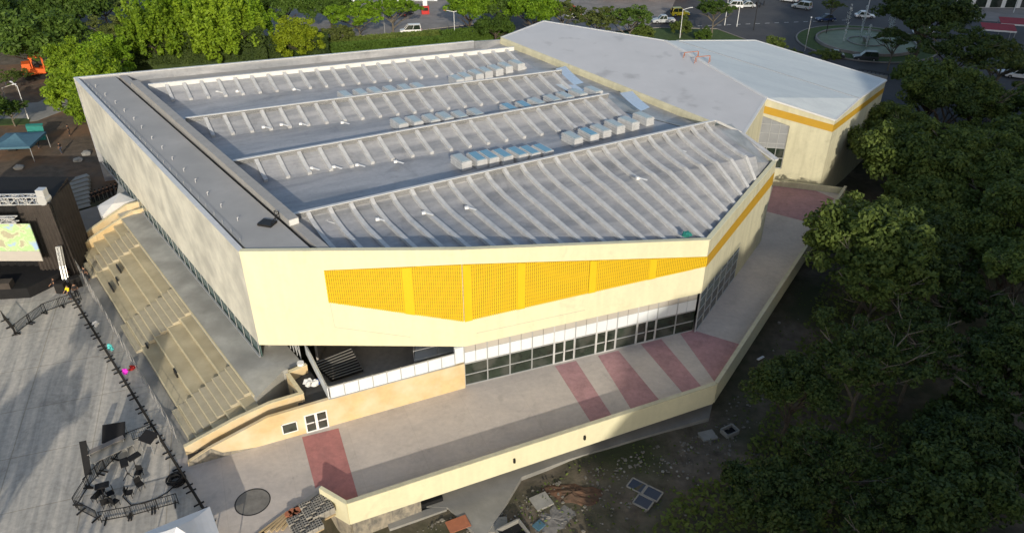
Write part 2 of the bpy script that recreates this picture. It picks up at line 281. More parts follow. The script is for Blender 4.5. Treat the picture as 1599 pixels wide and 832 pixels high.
# yard of bare soil, paths, streets
def px_sheet(name, pxs, z, m, th=0.1): return sheet(name, [at(x, y, z) for x, y in pxs], z, m, th)
px_sheet('soil_yard', [(-260, 330), (112, 322), (215, 270), (215, 180), (120, 150), (120, 95), (-300, 120)], -0.12, M['dirt'])
px_sheet('path', [(-200, 215), (0, 196), (60, 188), (120, 165), (115, 130), (60, 160), (-200, 175)], -0.08, M['concrete'])
px_sheet('lawn', [(-100, 200), (45, 194), (48, 185), (-100, 187)], -0.06, M['grass'], 0.1)
px_sheet('street', [(380, 86), (470, 78), (640, 66), (760, 50), (850, 66), (1040, 82), (1220, 110), (1400, 170), (1640, 260), (1800, 200), (1700, -12), (300, -12), (-200, 40), (-200, 75)], -0.10, M['asphalt'])
px_sheet('pavement', [(470, 62), (600, 53), (745, 37), (775, -12), (350, -12), (200, 40)], 0.0, M['pavement'], 0.14)
px_sheet('pavement', [(860, 50), (1000, 50), (1050, 12), (1060, -12), (860, -12)], 0.0, M['pavement'], 0.14)
px_sheet('verge', [(850, 62), (1020, 82), (1230, 108), (1190, 72), (1120, 46), (1030, 44), (930, 52)], 0.0, M['grass'], 0.14)
px_sheet('verge', [(380, 86), (470, 79), (640, 67), (755, 52), (800, 70), (800, 100), (380, 120)], 0.0, M['grass'], 0.14)
px_sheet('pavement', [(1500, 30), (1640, 40), (1640, -12), (1490, -12)], 0.0, M['pavement'], 0.14)
# kerbs and lane marks
def kerb(pxs):
    b = MB(); P = [at(x, y, 0.03) for x, y in pxs]
    for p, q in zip(P, P[1:]): b.bar(p, q, 0.2, 0.16)
    struct('kerb', b, M['pavement'])
kerb([(470, 62.6), (600, 53.6), (745, 37.6)]); kerb([(470, 78.5), (640, 66.4), (756, 51)]); kerb([(930, 51.4), (1030, 43.4), (1120, 45.4), (1190, 71), (1232, 108)])
lm = MB()
for k in range(16):
    a = at(lerp(1090, 1330, k / 16), 41 - 0.6 * k, -0.094); b_ = at(lerp(1090, 1330, k / 16) + 7, 41 - 0.6 * k - .3, -0.094); lm.bar(a, b_, 0.14, 0.004)
struct('lane_markings', lm, M['white'])
# grey steps beyond the stage
st = MB()
for k in range(8):
    a, b_ = at(76, 340 - k * 5.2, 0), at(143, 322 - k * 5.6, 0); d = (b_ - a); n_ = V((-d.y, d.x, 0)).normalized()
    st.prism([a, b_, b_ + n_ * 1.0, a + n_ * 1.0], (0, 0, 0.10 * (k + 1)))
struct('steps', st, M['concrete'])
px_sheet('path', [(72, 345), (150, 322), (190, 322), (120, 392), (85, 372)], -0.04, M['pavement'])

# unseen hill added behind the camera, outline shaped to shade the right side
def shade_hill():
    prof = [(-400, 0), (2, 4), (12, 15), (18, 26), (23, 34), (27, 39), (31, 44.5), (36, 48), (44, 50.5), (52, 52.5), (68, 57), (72, 60), (77, 70), (90, 76), (110, 90), (130, 99), (160, 112), (230, 122), (330, 104), (480, 40), (600, 0)]
    def hz(x):
        for (a, za), (b_, zb) in zip(prof, prof[1:]):
            if a <= x <= b_: return lerp(za, zb, (x - a) / (b_ - a))
        return 0
    xs = [-400, -100] + [x for x in range(0, 170, 2)] + [180, 200, 230, 260, 300, 330, 380, 430, 480, 540, 600]
    ys = [-60 + dy for dy in (26, 18, 10, 0, -30, -80, -140, -220)]; k_ = [0, .5, .85, 1, .95, .7, .35, 0]
    vs = []
    for j, y in enumerate(ys):
        for x in xs:
            z = hz(x) * k_[j]; vs.append((x, y, z - 3.2 + (rnd.uniform(-1.3, 1.3) if z > 10 and 0 < j < 7 else 0)))
    nx = len(xs); fs = [(j * nx + i, j * nx + i + 1, (j + 1) * nx + i + 1, (j + 1) * nx + i) for j in range(len(ys) - 1) for i in range(nx - 1)]
    struct('shade_hill', MB().add(vs, fs), M['shade_hill'])
shade_hill()

# ------------------------------------------------------------------ the hall
A, B, Cc, D, G = V((-21.6, 52.3, 0)), V((-4.0, 52.2, 0)), V((17.9, 60.4, 0)), V((29.2, 78.2, 0)), V((26.3, 83.6, 0))
WL, E_, F_ = V((-1.9, 116.5, 0)), V((-5.6, 112, 0)), V((-55.3, 95, 0))
def Z(p, z): return V((p[0], p[1], z))
hall = empty('sports_hall', (0, 60, 0), 0, 'large cream sports hall with grey ribbed roof and a yellow slatted band on its front', 'building')
hall.location = (0, 0, 0)
def hp(mb, name, m, label=None, **k):
    o = mb.build(name, m, hall, **k)
    if label: o['label'] = label
    return o
def inward(p, q, t): d = (q - p).normalized(); return V((-d.y, d.x, 0)) * t
hp(MB().prism([Z(A, 4.7), Z(B, 4.6), Z(B, 14.15), Z(A, 13.95)], inward(A, B, 0.35)), 'wall', M['cream'], 'front cream wall hanging over the stair pit')
hp(MB().prism([Z(B, 4.6), Z(Cc, 4.6), Z(Cc, 10.35), Z(B, 14.15)], inward(B, Cc, 0.35)), 'wall', M['cream'], 'cream wall above the glazed entrance')
Cd = lerp(Cc, D, 0.55)
hp(MB().prism([Z(Cc, 4.6), Z(Cd, 4.0), Z(Cd, -1), Z(D, -1), Z(D, 10.2), Z(Cc, 10.35)], inward(Cc, D, 0.35)), 'wall', M['cream_dim'], 'side wall with the thin ochre stripe')
hp(MB().prism([Z(D, -3), Z(G, -3), Z(G, 11.2), Z(D, 10.2)], inward(D, G, 0.35)), 'wall', M['cream_dim'])
Fi, Ai = F_, A
hp(MB().prism([Z(F_, 4.7), Z(A, 4.7), Z(A, 13.95), Z(F_, 14.1)], inward(F_, A, 0.35)), 'wall', M['plaster'], 'long west wall of stained bare plaster')
hp(MB().prism([Z(E_, -1), Z(F_, -1), Z(F_, 14.1), Z(E_, 14.0)], inward(E_, F_, 0.35)), 'wall', M['roof'])
hp(MB().prism([Z(WL, -1), Z(E_, -1), Z(E_, 14.0), Z(WL, 13.0)], inward(WL, E_, 0.35)), 'wall', M['roof'])
# metal copings along the parapets
for p, q, z1, z2 in ((A, B, 13.95, 14.15), (B, Cc, 14.15, 10.35), (Cc, D, 10.35, 10.2), (D, G, 10.2, 11.2), (F_, A, 14.1, 13.95), (E_, F_, 14.0, 14.1)):
    n_ = inward(p, q, 1.0) * 0.16
    hp(MB().bar(Z(p, z1 + .03) + n_, Z(q, z2 + .03) + n_, 0.46, 0.06), 'coping', M['cream'] if p in (A, B, Cc) else M['fascia'])
# soffit under the overhangs
hp(MB().prism([Z(p, 4.35) for p in (A + V((.4, .4, 0)), B + V((0, .4, 0)), Cc + V((-.6, 0.3, 0)), D + V((-.6, 0, 0)), G, WL, E_, F_ + V((.5, 0, 0)))], (0, 0, 0.22)), 'soffit', M['concrete'])
# recessed glazed strip below the west wall
a, b_ = su(15.78, 55.5), su(15.78, 108)
hp(MB().prism([Z(a, 2.6), Z(b_, 2.6), Z(b_, 4.68), Z(a, 4.68)], (SD * 0.08)), 'window', M['glass_green'], 'long green glass strip below the west wall')
fr = MB()
for k in range(30):
    p = su(15.70, 55.6 + k * 1.78, 2.6); fr.bar(p, p + V((0, 0, 1.8)), 0.05)
fr.bar(su(15.62, 55.5, 2.68), su(15.62, 108, 2.68), 0.14); hp(fr, 'window_frame', M['alu'])
# lower storey behind the stair pit and behind the terrace
hp(MB().prism([Z(su(16.8, 56.5), -.2), Z(su(16.8, 108), -.2), Z(su(17.2, 108), -.2), Z(su(17.2, 56.5), -.2)], (0, 0, 4.6)), 'lower_wall', M['concrete'])
hp(MB().box((-9, 62.5, 2.0), (18, 0.3, 4.7)), 'lower_wall', M['pale_wood'])

# glazed ground floor
def along(P, Q, t, z): return Z(lerp(P, Q, t), z)
def glazed(P, Q, bays, doors, h0=0.0, z_glass=2.45, z_pan=3.7, z_top=4.6, off=0.0):
    d = (Q - P).normalized(); inn = V((-d.y, d.x, 0)); L = (Q - P).length; P = P + inn * off; Q = Q + inn * off
    rz = math.atan2(d.y, d.x)
    def bx(b, t0, t1, z0, z1, dep, th): return b.prism([along(P, Q, t0, z0) + inn * dep, along(P, Q, t1, z0) + inn * dep, along(P, Q, t1, z1) + inn * dep, along(P, Q, t0, z1) + inn * dep], inn * th)
    e = 0.05 / L
    for k in range(bays):
        t0, t1 = k / bays + e, (k + 1) / bays - e; tm = (t0 + t1) / 2
        isd = k in doors
        fr = MB(); bx(fr, k / bays - e, k / bays + e, 0.0, z_top, 0.0, 0.14); bx(fr, t0, t1, z_glass - .06, z_glass + .06, 0.01, 0.12)
        bx(fr, t0, t1, 0.0, 0.09, 0.01, 0.12); bx(fr, t0, t1, 1.15, 1.23, 0.012, 0.11)
        if isd:
            for tt in (tm,): bx(fr, tt - 1.6 * e, tt + 1.6 * e, 0.09, z_glass - .06, 0.004, 0.13)
            bx(fr, t0, t0 + 1.6 * e, 0.09, z_glass - .06, -0.01, 0.13); bx(fr, t1 - 1.6 * e, t1, 0.09, z_glass - .06, -0.01, 0.13)
        f = hp(fr, 'door' if isd else 'window', M['rib'] if isd else M['alu'])
        pn = MB(); bx(pn, t0, t1, 0.09, z_glass - .06, 0.07, 0.02); pn.build('pane', M['glass'], f)
        if isd:
            hb = MB()
            for sg in (-1, 1): p = along(P, Q, tm + sg * 2.6 * e, 0.9) - inn * 0.06; hb.bar(p, p + V((0, 0, 0.45)), 0.03)
            hb.build('handle', M['black_m'], f)
        for q in (0, 1):
            a0, a1 = (t0, tm - e * .4) if q == 0 else (tm + e * .4, t1)
            bx_ = bx(MB(), a0, a1, z_glass + .07, z_pan - .02, 0.03, 0.06); hp(bx_, 'cladding_panel', M['white_panel'])
        sp = MB(); bx(sp, t0, tm - e * .4, z_pan + .02, z_top - .02, 0.035, 0.06); bx(sp, tm + e * .4, t1, z_pan + .02, z_top - .02, 0.035, 0.06); hp(sp, 'fascia_panel', M['grey_panel'])
    bk = MB(); bx(bk, 0, 1, 0, z_top, 0.2, 0.1); hp(bk, 'backing_wall', M['dark_floor'])
glazed(V((-4.1, 52.35, 0)), V((17.75, 60.55, 0)), 11, (4, 6, 8), off=0.12)
def side_glass():
    P, Q = Cc, Cd; d = (Q - P).normalized(); inn = V((-d.y, d.x, 0))
    for k in range(6):
        t0, t1 = k / 6 + .008, (k + 1) / 6 - .008
        fr = MB()
        for t in (t0 - .008, t1): fr.prism([along(P, Q, t, 0), along(P, Q, t + .008, 0), along(P, Q, t + .008, 4.5), along(P, Q, t, 4.5)], inn * 0.12)
        for z in (0.0, 1.15, 2.4, 3.6, 4.45): fr.prism([along(P, Q, t0, z), along(P, Q, t1, z), along(P, Q, t1, z + .08), along(P, Q, t0, z + .08)], inn * 0.11)
        f = hp(fr, 'window', M['alu'])
        MB().prism([along(P, Q, t0, 0.09) + inn * .05, along(P, Q, t1, 0.09) + inn * .05, along(P, Q, t1, 2.4) + inn * .05, along(P, Q, t0, 2.4) + inn * .05], inn * .02).build('pane', M['glass'], f)
        hp(MB().prism([along(P, Q, t0, 2.5) + inn * .04, along(P, Q, t1, 2.5) + inn * .04, along(P, Q, t1, 4.43) + inn * .04, along(P, Q, t0, 4.43) + inn * .04], inn * .03), 'cladding_panel', M['glass_green'])
side_glass()
# building mass inside the lower storey, to keep light from leaking through
hp(MB().prism([Z(p, -3) for p in (V((-3.7, 53.4, 0)), V((17, 61.6, 0)), V((28, 78.8, 0)), V((25.6, 83.2, 0)), V((0, 112, 0)), V((-3.7, 112, 0)))], (0, 0, 7.3)), 'lower_wall', M['dark_floor'])

# yellow slatted band
def on_wall(P, Q, x):        # plan point of a wall at a world x
    t = (x - P.x) / (Q.x - P.x); return lerp(P, Q, t)
def lattice(P, Q, x0, x1, top, bot, n):
    d = (Q - P).normalized(); out = V((d.y, -d.x, 0))
    def pt(t, f, dep): p = on_wall(P, Q, lerp(x0, x1, t)); return Z(p, f(t)) + out * dep
    hp(MB().prism([pt(0, bot, 0.005), pt(1, bot, 0.005), pt(1, top, 0.005), pt(0, top, 0.005)], out * 0.03), 'slat_backing', M['yellow_back'])
    sl_ = MB()
    for k in range(n):
        t = (k + .5) / n; a = pt(t, bot, 0.10); b2 = pt(t, top, 0.10)
        if (b2 - a).length > .05: sl_.bar(a, b2, 0.10, 0.10)
    hgt = top(0.5) - bot(0.5)
    for z in [4 + 0.36 * k for k in range(28)]:
        t0 = t1 = None
        for k in range(201):
            t = k / 200
            if bot(t) < z < top(t):
                t0 = t if t0 is None else t0; t1 = t
        if t0 is not None and t1 > t0: sl_.bar(Z(pt(t0, bot, .075), z), Z(pt(t1, bot, .075), z), 0.05, 0.05)
    o_ = hp(sl_, 'slat_screen', M['yellow'])
    return pt
l1 = lattice(A, B, -15.1, -4.02, lambda t: lerp(12.23, 12.84, t), lambda t: lerp(9.18, 7.28, t), 62)
l2 = lattice(B, Cc, -3.98, 17.9, lambda t: lerp(12.84, 8.62, t), lambda t: lerp(7.28, 7.62, t), 124)
def pilaster(pt, t, w_, top, bot):
    hp(MB().prism([pt(t - w_ / 2, bot, 0.16), pt(t + w_ / 2, bot, 0.16), pt(t + w_ / 2, top, 0.16), pt(t - w_ / 2, top, 0.16)], (0, -0.03, 0)), 'slat_cover_strip', M['yellow'])
t_ = lambda t: lerp(12.83, 8.61, t); b__ = lambda t: lerp(7.29, 7.63, t)
pilaster(l1, 0.60, 0.07, lambda t: lerp(12.22, 12.83, t), lambda t: lerp(9.19, 7.29, t))
for t in (0.015, 0.215, 0.50, 0.755): pilaster(l2, t, 0.03, t_, b__)
# thin ochre stripe of the side wall
dcd = (D - Cc).normalized(); oc = V((dcd.y, -dcd.x, 0)) * 0.01
hp(MB().prism([Z(Cc, 7.45) + oc, Z(D, 7.35) + oc, Z(D, 8.85) + oc, Z(Cc, 8.62) + oc], oc * 2), 'paint_stripe', M['ochre'])
# shallow joint lines below the band
jl = MB(); o0 = V((0, -0.012, 0))
for p, q in (((-15.0, 9.1), (-14.9, 6.6)), ((-14.9, 6.6), (-8.6, 5.6))):
    jl.bar(Z(on_wall(A, B, p[0]), p[1]) + o0, Z(on_wall(A, B, q[0]), q[1]) + o0, 0.03, 0.03)
jl.bar(Z(on_wall(B, Cc, -3.0), 5.75) + o0, Z(on_wall(B, Cc, 6.5), 5.65) + o0, 0.025, 0.025)
hp(jl, 'joint_line', M['grey_panel'])

# ------------------------------------------------------------------ hall roof
# west slab, black gap, upstand
def su_of(p): return (p.x * SD.x + p.y * SD.y, p.x * UD.x + p.y * UD.y)
def edge_AB(s_):                               # point of the front wall with a given s
    t = (s_ - su_of(A)[0]) / (su_of(B)[0] - su_of(A)[0]); return lerp(A, B, t)
def edge_FE(s_):
    t = (s_ - su_of(F_)[0]) / (su_of(E_)[0] - su_of(F_)[0]); return lerp(F_, E_, t)
def strip(s0, s1, z, th, i0=0.36, i1=0.36):
    n1 = inward(A, B, i0); n2 = inward(E_, F_, i1)
    return MB().prism([Z(edge_AB(s0) + n1, z), Z(edge_AB(s1) + n1, z), Z(edge_FE(s1) + n2, z), Z(edge_FE(s0) + n2, z)], (0, 0, -th))
hp(strip(15.9, 19.95, 13.9, 0.5), 'roof_slab', M['roof_slab'], 'flat dark grey roof strip along the west edge')
hp(strip(19.95, 20.35, 13.45, 0.3), 'gutter', M['black_m'])
hp(strip(20.4, 21.2, 13.95, 1.9), 'upstand', M['beam'])
up2 = MB().prism([su(20.36, 55.8, 13.95), su(21.24, 55.8, 13.95), su(21.24, 101.5, 13.95), su(20.36, 101.5, 13.95)], (0, 0, 0.6))
hp(up2, 'upstand', M['beam'])
hp(MB().prism([su(20.38, 55.79, 14.0), su(21.2, 55.79, 14.0), su(21.2, 55.79, 14.52), su(20.38, 55.79, 14.52)], -UD * 0.03), 'upstand_cap', M['fascia'])
# ridges
RA = [V((-45.0, 92.6, 0)), V((-36.26, 81.16, 0)), V((-27.35, 69.57, 0)), V((-18.98, 58.45, 0))]
RB = [V((0.3, 108.8, 0)), V((6.5, 98.35, 0)), V((11.6, 89.2, 0)), V((22.5, 80.6, 0))]
ZV = 12.3
rib_dir = V((0.545, -0.84, 0)).normalized()
def wd(i, t):       # plan length of the steep slope
    return lerp(2.4, 5.0, t) if i < 3 else lerp(4.4, 4.4, t)
roofsurf = []
for i in range(4):
    a, b_ = RA[i], RB[i]; N = 40
    zr = 14.0 if i < 3 else 13.95
    f = MB()   # small pale fascia at the ridge, with a cap
    f.prism([Z(a, zr), Z(b_, zr), Z(b_, zr - .5), Z(a, zr - .5)], V((-rib_dir.x, -rib_dir.y, 0)) * 0.18)
    f.bar(Z(a, zr + .03) - rib_dir * .1, Z(b_, zr + .03) - rib_dir * .1, 0.34, 0.06)
    hp(f, 'ridge_flashing', M['fascia'])
    sf = MB(); rows = []
    for k in range(N + 1):
        t = k / N; p = lerp(a, b_, t); w_ = wd(i, t); col = []
        if i < 3:
            nxt = lerp(RA[i + 1], RB[i + 1], t)
            for q in range(7):
                h = q / 6; z = lerp(zr - .48, ZV, 1 - (1 - h) ** 1.25); col.append(Z(p + rib_dir * w_ * h, z))
            # flat valley towards the next ridge
            dn = nxt - p; q2 = p + dn * 1.0
            for q in range(1, 5): col.append(Z(lerp(p + rib_dir * w_, q2 + V((0.0, 0.0, 0)), q / 4), ZV + 0.0))
        rows.append(col)
    if i < 3:
        m_ = len(rows[0]); vs = [v for r in rows for v in r]
        fs = [(k * m_ + j, (k + 1) * m_ + j, (k + 1) * m_ + j + 1, k * m_ + j + 1) for k in range(N) for j in range(m_ - 1)]
        hp(sf.add(vs, fs), 'roof_slope', M['roof'])
    # back wall of the ridge
    if i > 0: hp(MB().prism([Z(a, zr - .02), Z(b_, zr - .02), Z(b_, ZV - .3), Z(a, ZV - .3)], rib_dir * 0.12 * -1 - rib_dir * .08), 'ridge_back', M['roof'])
    if i < 3:
        n_r = (23, 22, 20)[i]
        for k in range(n_r):
            t = (k + 1) / (n_r + .6); p = lerp(a, b_, t); w_ = wd(i, t); rb = MB(); prev = None
            for q in range(7):
                h = q / 6; z = lerp(zr - .30, ZV + .12, 1 - (1 - h) ** 1.25); c = Z(p + rib_dir * w_ * h, z)
                if prev is not None: rb.bar(prev, c, 0.40, 0.40)
                prev = c
            hp(rb, 'roof_rib', M['rib'])
# flat roof around the sawtooth
hp(MB().prism([Z(p, 12.26) for p in (su(21.1, 58.0), su(21.1, 102.3), E_ + V((-1, -.5, 0)), RB[0], RB[1], RB[2], RB[3])], (0, 0, -.25)), 'flat_roof', M['roof'])
hp(MB().prism([Z(p, 13.1) for p in (Z(edge_FE(21.3), 0) + inward(E_, F_, .3), E_ + inward(E_, F_, .3), RB[0] + V((-1.0, 0.1, 0)), RA[0] + V((0, .15, 0)))], (0, 0, -.5)), 'gutter_roof', M['beam'])
# sloping strip between the ridge ends and the annex curb
LFp, SEp = V((-1.6, 116.2, 12.5)), V((27.0, 84.3, 9.95))
inn_ = [V((-6.6, 111.2, 12.3)), Z(RB[0], 12.3), Z(RB[1], 12.3), Z(RB[2], 12.3), Z(RB[3], 12.3)]; tt_ = [0, .12, .40, .66, 1]
hp(MB().add(inn_ + [lerp(LFp, SEp, t) + V((.25, .25, 0)) for t in tt_], [(k, k + 1, k + 6, k + 5) for k in range(4)]), 'flat_roof', M['roof'])
# front slope: ridge 4 -> kink -> parapet
def front_pt(t, h):
    """t along the ridge, h 0..1 ridge to kink, 1..2 kink to parapet"""
    p = lerp(RA[3], RB[3], t); z0 = lerp(13.35, 13.35, t)
    k_ = p + rib_dir * lerp(3.4, 6.2, t); zk = lerp(12.75, 11.95, t)
    # far end: where the rib line meets the parapet A-B-C-D
    best = None
    for P, Q in ((A, B), (B, Cc), (Cc, D)):
        nn = inward(P, Q, 0.37); P2, Q2 = P + nn, Q + nn; dx, dy = Q2.x - P2.x, Q2.y - P2.y
        den = rib_dir.x * dy - rib_dir.y * dx
        if abs(den) < 1e-6: continue
        sgm = ((P2.x - k_.x) * dy - (P2.y - k_.y) * dx) / den; uu = ((P2.x - k_.x) * rib_dir.y - (P2.y - k_.y) * rib_dir.x) / den
        if -0.03 <= uu <= 1.03 and sgm > -1.5:
            zt = {0: lerp(13.95, 14.15, uu), 1: lerp(14.15, 10.35, uu), 2: lerp(10.35, 10.2, uu)}[(0 if P is A else 1 if P is B else 2)]
            c = (k_ + rib_dir * max(sgm, 0.05), zt - lerp(1.25, .55, min(1, max(0, (uu if P is B else (1 if P is Cc else 0)))))) 
            if best is None or sgm > best[2]: best = (c[0], c[1], sgm)
    if best is None: best = (D + V((-.6, .2, 0)), 9.7, 0)
    e_, ze = best[0], min(best[1], zk)
    if h <= 1:
        g = 1 - (1 - h) ** 1.5; return Z(lerp(p, k_, h), lerp(z0, zk, g))
    return Z(lerp(k_, e_, h - 1), lerp(zk, ze, h - 1))
HS = [0, .16, .33, .5, .66, .83, 1, 1.25, 1.5, 1.75, 2]
N = 90; rows = [[front_pt(k / N, h) for h in HS] for k in range(N + 1)]
vs = [v for r in rows for v in r]; m_ = len(HS)
fs = [(k * m_ + j, (k + 1) * m_ + j, (k + 1) * m_ + j + 1, k * m_ + j + 1) for k in range(N) for j in range(m_ - 1)]
hp(MB().add(vs, fs), 'roof_slope', M['roof'])
# closing pieces at both ends of the front slope
hp(MB().add([RA[3] + V((0, 0, 13.5))] + [front_pt(0, h) for h in HS[1:]] + [Z(edge_AB(21.1) + V((0, .37, 0)), 12.8)], [tuple(range(12))]), 'roof_slope', M['roof'])
ends = [front_pt(1, h) for h in HS]
hp(MB().add(ends + [Z(D + V((-.5, .3, 0)), 9.9), Z(G + V((-.4, -.2, 0)), 11.0), Z(G + V((-1, .3, 0)), 12.3)], [tuple(range(14))]), 'roof_slope', M['roof'])
for k in range(24):
    t = (k + .75) / 24.5; rb = MB(); prev = None
    for h in HS:
        c = front_pt(t, h) + V((0, 0, 0.19 if h > 0 else .42))
        if prev is not None: rb.bar(prev, c, 0.38, 0.34)
        prev = c
    hp(rb, 'roof_rib', M['rib'])
# closing verge from D up to the annex corner
vg = MB(); vg.bar(Z(D, 10.3), Z(G, 11.4), 0.5, 0.25); vg.bar(Z(G, 11.4), Z(RB[3], 13.9), 0.5, 0.25); hp(vg, 'verge_flashing', M['rib'])
# skylight boxes in the valleys
sky_rz = math.atan2(rib_dir.y, rib_dir.x)
def skylight(p, z, blue, first=[]):
    fb = MB().box((0, 0, .45), (2.4, 1.15, .9), 0, top=0.98)
    for zz in (.12, .42, .72): fb.box((0, 0, zz), (2.48, 1.23, .07))
    key = 'b' if blue else 'c'
    for (kk, fr_) in first:
        if kk == key:
            c = copy_tree(fr_, (p.x, p.y, z), sky_rz + rnd.uniform(-.05, .05), None, hall); return c
    f = fb.build('skylight', M['rib'], hall); f.location = (p.x, p.y, z); f.rotation_euler = (0, 0, sky_rz)
    MB().box((0, 0, .93), (2.05, .82, .05)).build('pane', M['glass_blue'] if blue else M['glass_sky'], f)
    first.append((key, f))
for (x0, y0), (x1, y1), n, blues in (((541, 149), (654, 136), 6, ()), ((712, 124), (806, 100), 7, ()), ((623, 193), (744, 178), 6, ()), ((797, 170), (926, 142), 7, (0, 1)),
                                      ((722, 251), (848, 234), 7, (1, 2, 3, 4, 5, 6)), ((896, 215), (1004, 184), 6, (1,))):
    for k in range(n):
        t = k / (n - 1); s_ = skylight(at(lerp(x0, x1, t), lerp(y0, y1, t), 12.9) + V((rnd.uniform(-.15, .15), rnd.uniform(-.15, .15), 0)), 12.28, k in blues)
# loose silver sheets laid over the roof end
for pts in ([(868, 108), (884, 104), (912, 124), (898, 128)], [(868, 133), (890, 127), (938, 148), (920, 152)], [(968, 146), (988, 143), (1016, 162), (1002, 168)]):
    P = [at(x, y, 12.9) for x, y in pts]
    sh = MB(); n_ = 8
    vs = []
    for k in range(n_ + 1):
        t = k / n_; zz = 12.45 + .5 * (1 - t) ** 2
        vs += [Z(lerp(P[0], P[3], t), zz), Z(lerp(P[1], P[2], t), zz)]
    vs2 = [v + V((0, 0, -.04)) for v in vs]; m2 = len(vs)
    fs = [(2 * k, 2 * k + 1, 2 * k + 3, 2 * k + 2) for k in range(n_)]
    hp(sh.add(vs, fs).add(vs2, fs), 'loose_sheet', M['foil'])
# small pipes and lamps of the roof
pipe_px = [(150, 137), (165, 150), (181, 162), (195, 175), (210, 188), (222, 201), (238, 218), (254, 233), (270, 250), (288, 268), (306, 285), (325, 305), (346, 324), (372, 345)]
for x, y in pipe_px:
    p = at(x, y, 13.9); q = MB(); q.tube(p, p + V((0, 0, .32)), .035); q.tube(p + V((0, 0, .32)), p + V((.14, 0, .36)), .035); hp(q, 'vent_pipe', M['rib'])
for x, y in [(272, 144), (340, 145), (371, 144), (460, 141), (412, 200), (440, 196), (470, 195), (535, 193), (487, 264), (522, 262), (558, 259), (618, 254), (510, 347), (590, 344), (662, 334), (729, 326), (857, 256), (996, 280), (1058, 236), (1086, 216)]:
    z = 12.55 if y < 270 else 12.9; p = at(x, y, z); q = MB()
    q.box((p.x, p.y, p.z + .12), (.34, .26, .24), 0.3); q.bar(p + V((.15, -.1, .2)), p + V((.9, -.35, .08)), .22, .03); hp(q, 'flood_lamp', M['white'])
# life line along the west parapet
ll = MB(); prev = None
for k in range(27):
    p = su(16.2, 56 + k * 1.95, 13.9); ll.bar(p, p + V((0, 0, .3)), .05)
    if prev is not None: ll.bar(prev + V((0, 0, .28)), p + V((0, 0, .28)), .025)
    prev = p
hp(ll, 'safety_line', M['alu'])
# roof hatch near the front corner
p = at(418, 350, 13.9); q = MB().box((p.x, p.y, p.z + .1), (1.3, 1.0, .2), -.3); q.bar(p + V((.4, -.3, .2)), p + V((.9, .6, .75)), .05); q.bar(p + V((.9, .6, .05)), p + V((.9, .6, .9)), .05); q.bar(p + V((.5, .75, .05)), p + V((.5, .75, .9)), .05); q.bar(p + V((.9, .6, .85)), p + V((.5, .75, .85)), .05)
hp(q, 'roof_hatch', M['black_m'])
q = MB(); p = at(1073, 368, 10.9)
for k in range(7): q.tube(p + V((rnd.uniform(-.3, .3), rnd.uniform(-.3, .3), .1)), p + V((rnd.uniform(-.3, .3), rnd.uniform(-.3, .3), .35)), .25, .12, 6)
tag(q.build('tarp', M['teal']), 'small green tarp bundle lying on the ribbed roof near its right corner', 'tarp')

# ------------------------------------------------------------------ annex
annex = empty('annex_building', (0, 0, 0), 0, 'cream annex behind the hall with smooth folded roofs and an ochre band', 'building')
def ap(mb, name, m, label=None):
    o = mb.build(name, m, annex)
    if label: o['label'] = label
    return o
N1 = V((32.27, 94.16, 11.8)); SE1 = V((27.0, 84.3, 10.9)); TOP = V((5.05, 123.4, 14)); LF = V((-1.6, 116.2, 13.4)); RF = V((22.7, 114, 13.5))
WS = V((41.0, 92.7, 9.4)); WE = V((54.3, 109.0, 9.2)); WF = V((37.7, 119.7, 12.0))
def thick(pts, m, name, label=None, th=.25): return ap(MB().prism(pts, (0, 0, -th)), name, m, label)
mid = lerp(LF, SE1, .5)
nrm = []
th = 0.25
tri = MB()
def quadsurf(Pa, Pb, Pc, Pd, n=10, sag=0.0):
    vs = []
    for i in range(n + 1):
        for j in range(n + 1):
            u_, v_ = i / n, j / n; p = lerp(lerp(Pa, Pb, u_), lerp(Pd, Pc, u_), v_); p = p + V((0, 0, -sag * math.sin(math.pi * u_) * math.sin(math.pi * v_))); vs.append(p)
    return vs, [(i * (n + 1) + j, (i + 1) * (n + 1) + j, (i + 1) * (n + 1) + j + 1, i * (n + 1) + j + 1) for i in range(n) for j in range(n)]
MIDT = lerp(TOP, RF, 0.5)
o = ap(MB().add(*quadsurf(LF, SE1, N1, RF, 16)), 'roof', M['annex_roof'], 'grey lilac sloping roof beside the hall')
for pl in o.data.polygons: pl.use_smooth = True
ap(MB().add([TOP, RF, LF], [(0, 1, 2)]), 'roof', M['annex_roof'])
o = ap(MB().add(*quadsurf(RF, N1, lerp(N1, WE, 0) if False else lerp(WS, WE, .30) + V((0, 0, .05)), lerp(RF, WF, .25) + V((0, 0, .0)), 2)), 'roof', M['annex_light'], 'pale blue grey roof beyond the fold')
# the pale roof: two strips with a dark seam
bpy.data.objects.remove(o)
SA, SB = lerp(RF, WF, .12), lerp(WS, WE, .42) + V((0, 0, .5))
ap(MB().add([RF, N1, WS, SB, SA], [(0, 1, 2, 3, 4)]), 'roof', M['annex_light'], 'pale blue grey roof strip beside the fold')
ap(MB().add([SA, SB, WE, WF], [(0, 1, 2, 3)]), 'roof', M['annex_light'], 'outer pale blue grey roof strip')
ap(MB().bar(SA + V((0, 0, .03)), SB + V((0, 0, .03)), .16, .06), 'roof_seam', M['alu'])
ap(MB().bar(RF + V((0, 0, .02)), N1 + V((0, 0, .02)), .5, .08), 'ridge_flashing', M['fascia'])
ec = MB()
for p, q in ((N1, WS), (WS, SB), (SB, WE), (WE, WF), (WF, SA), (TOP, RF), (LF, TOP), (N1, SE1)): ec.bar(p + V((0, 0, -.06)), q + V((0, 0, -.06)), .3, .2)
ap(ec, 'roof_edge', M['fascia'])
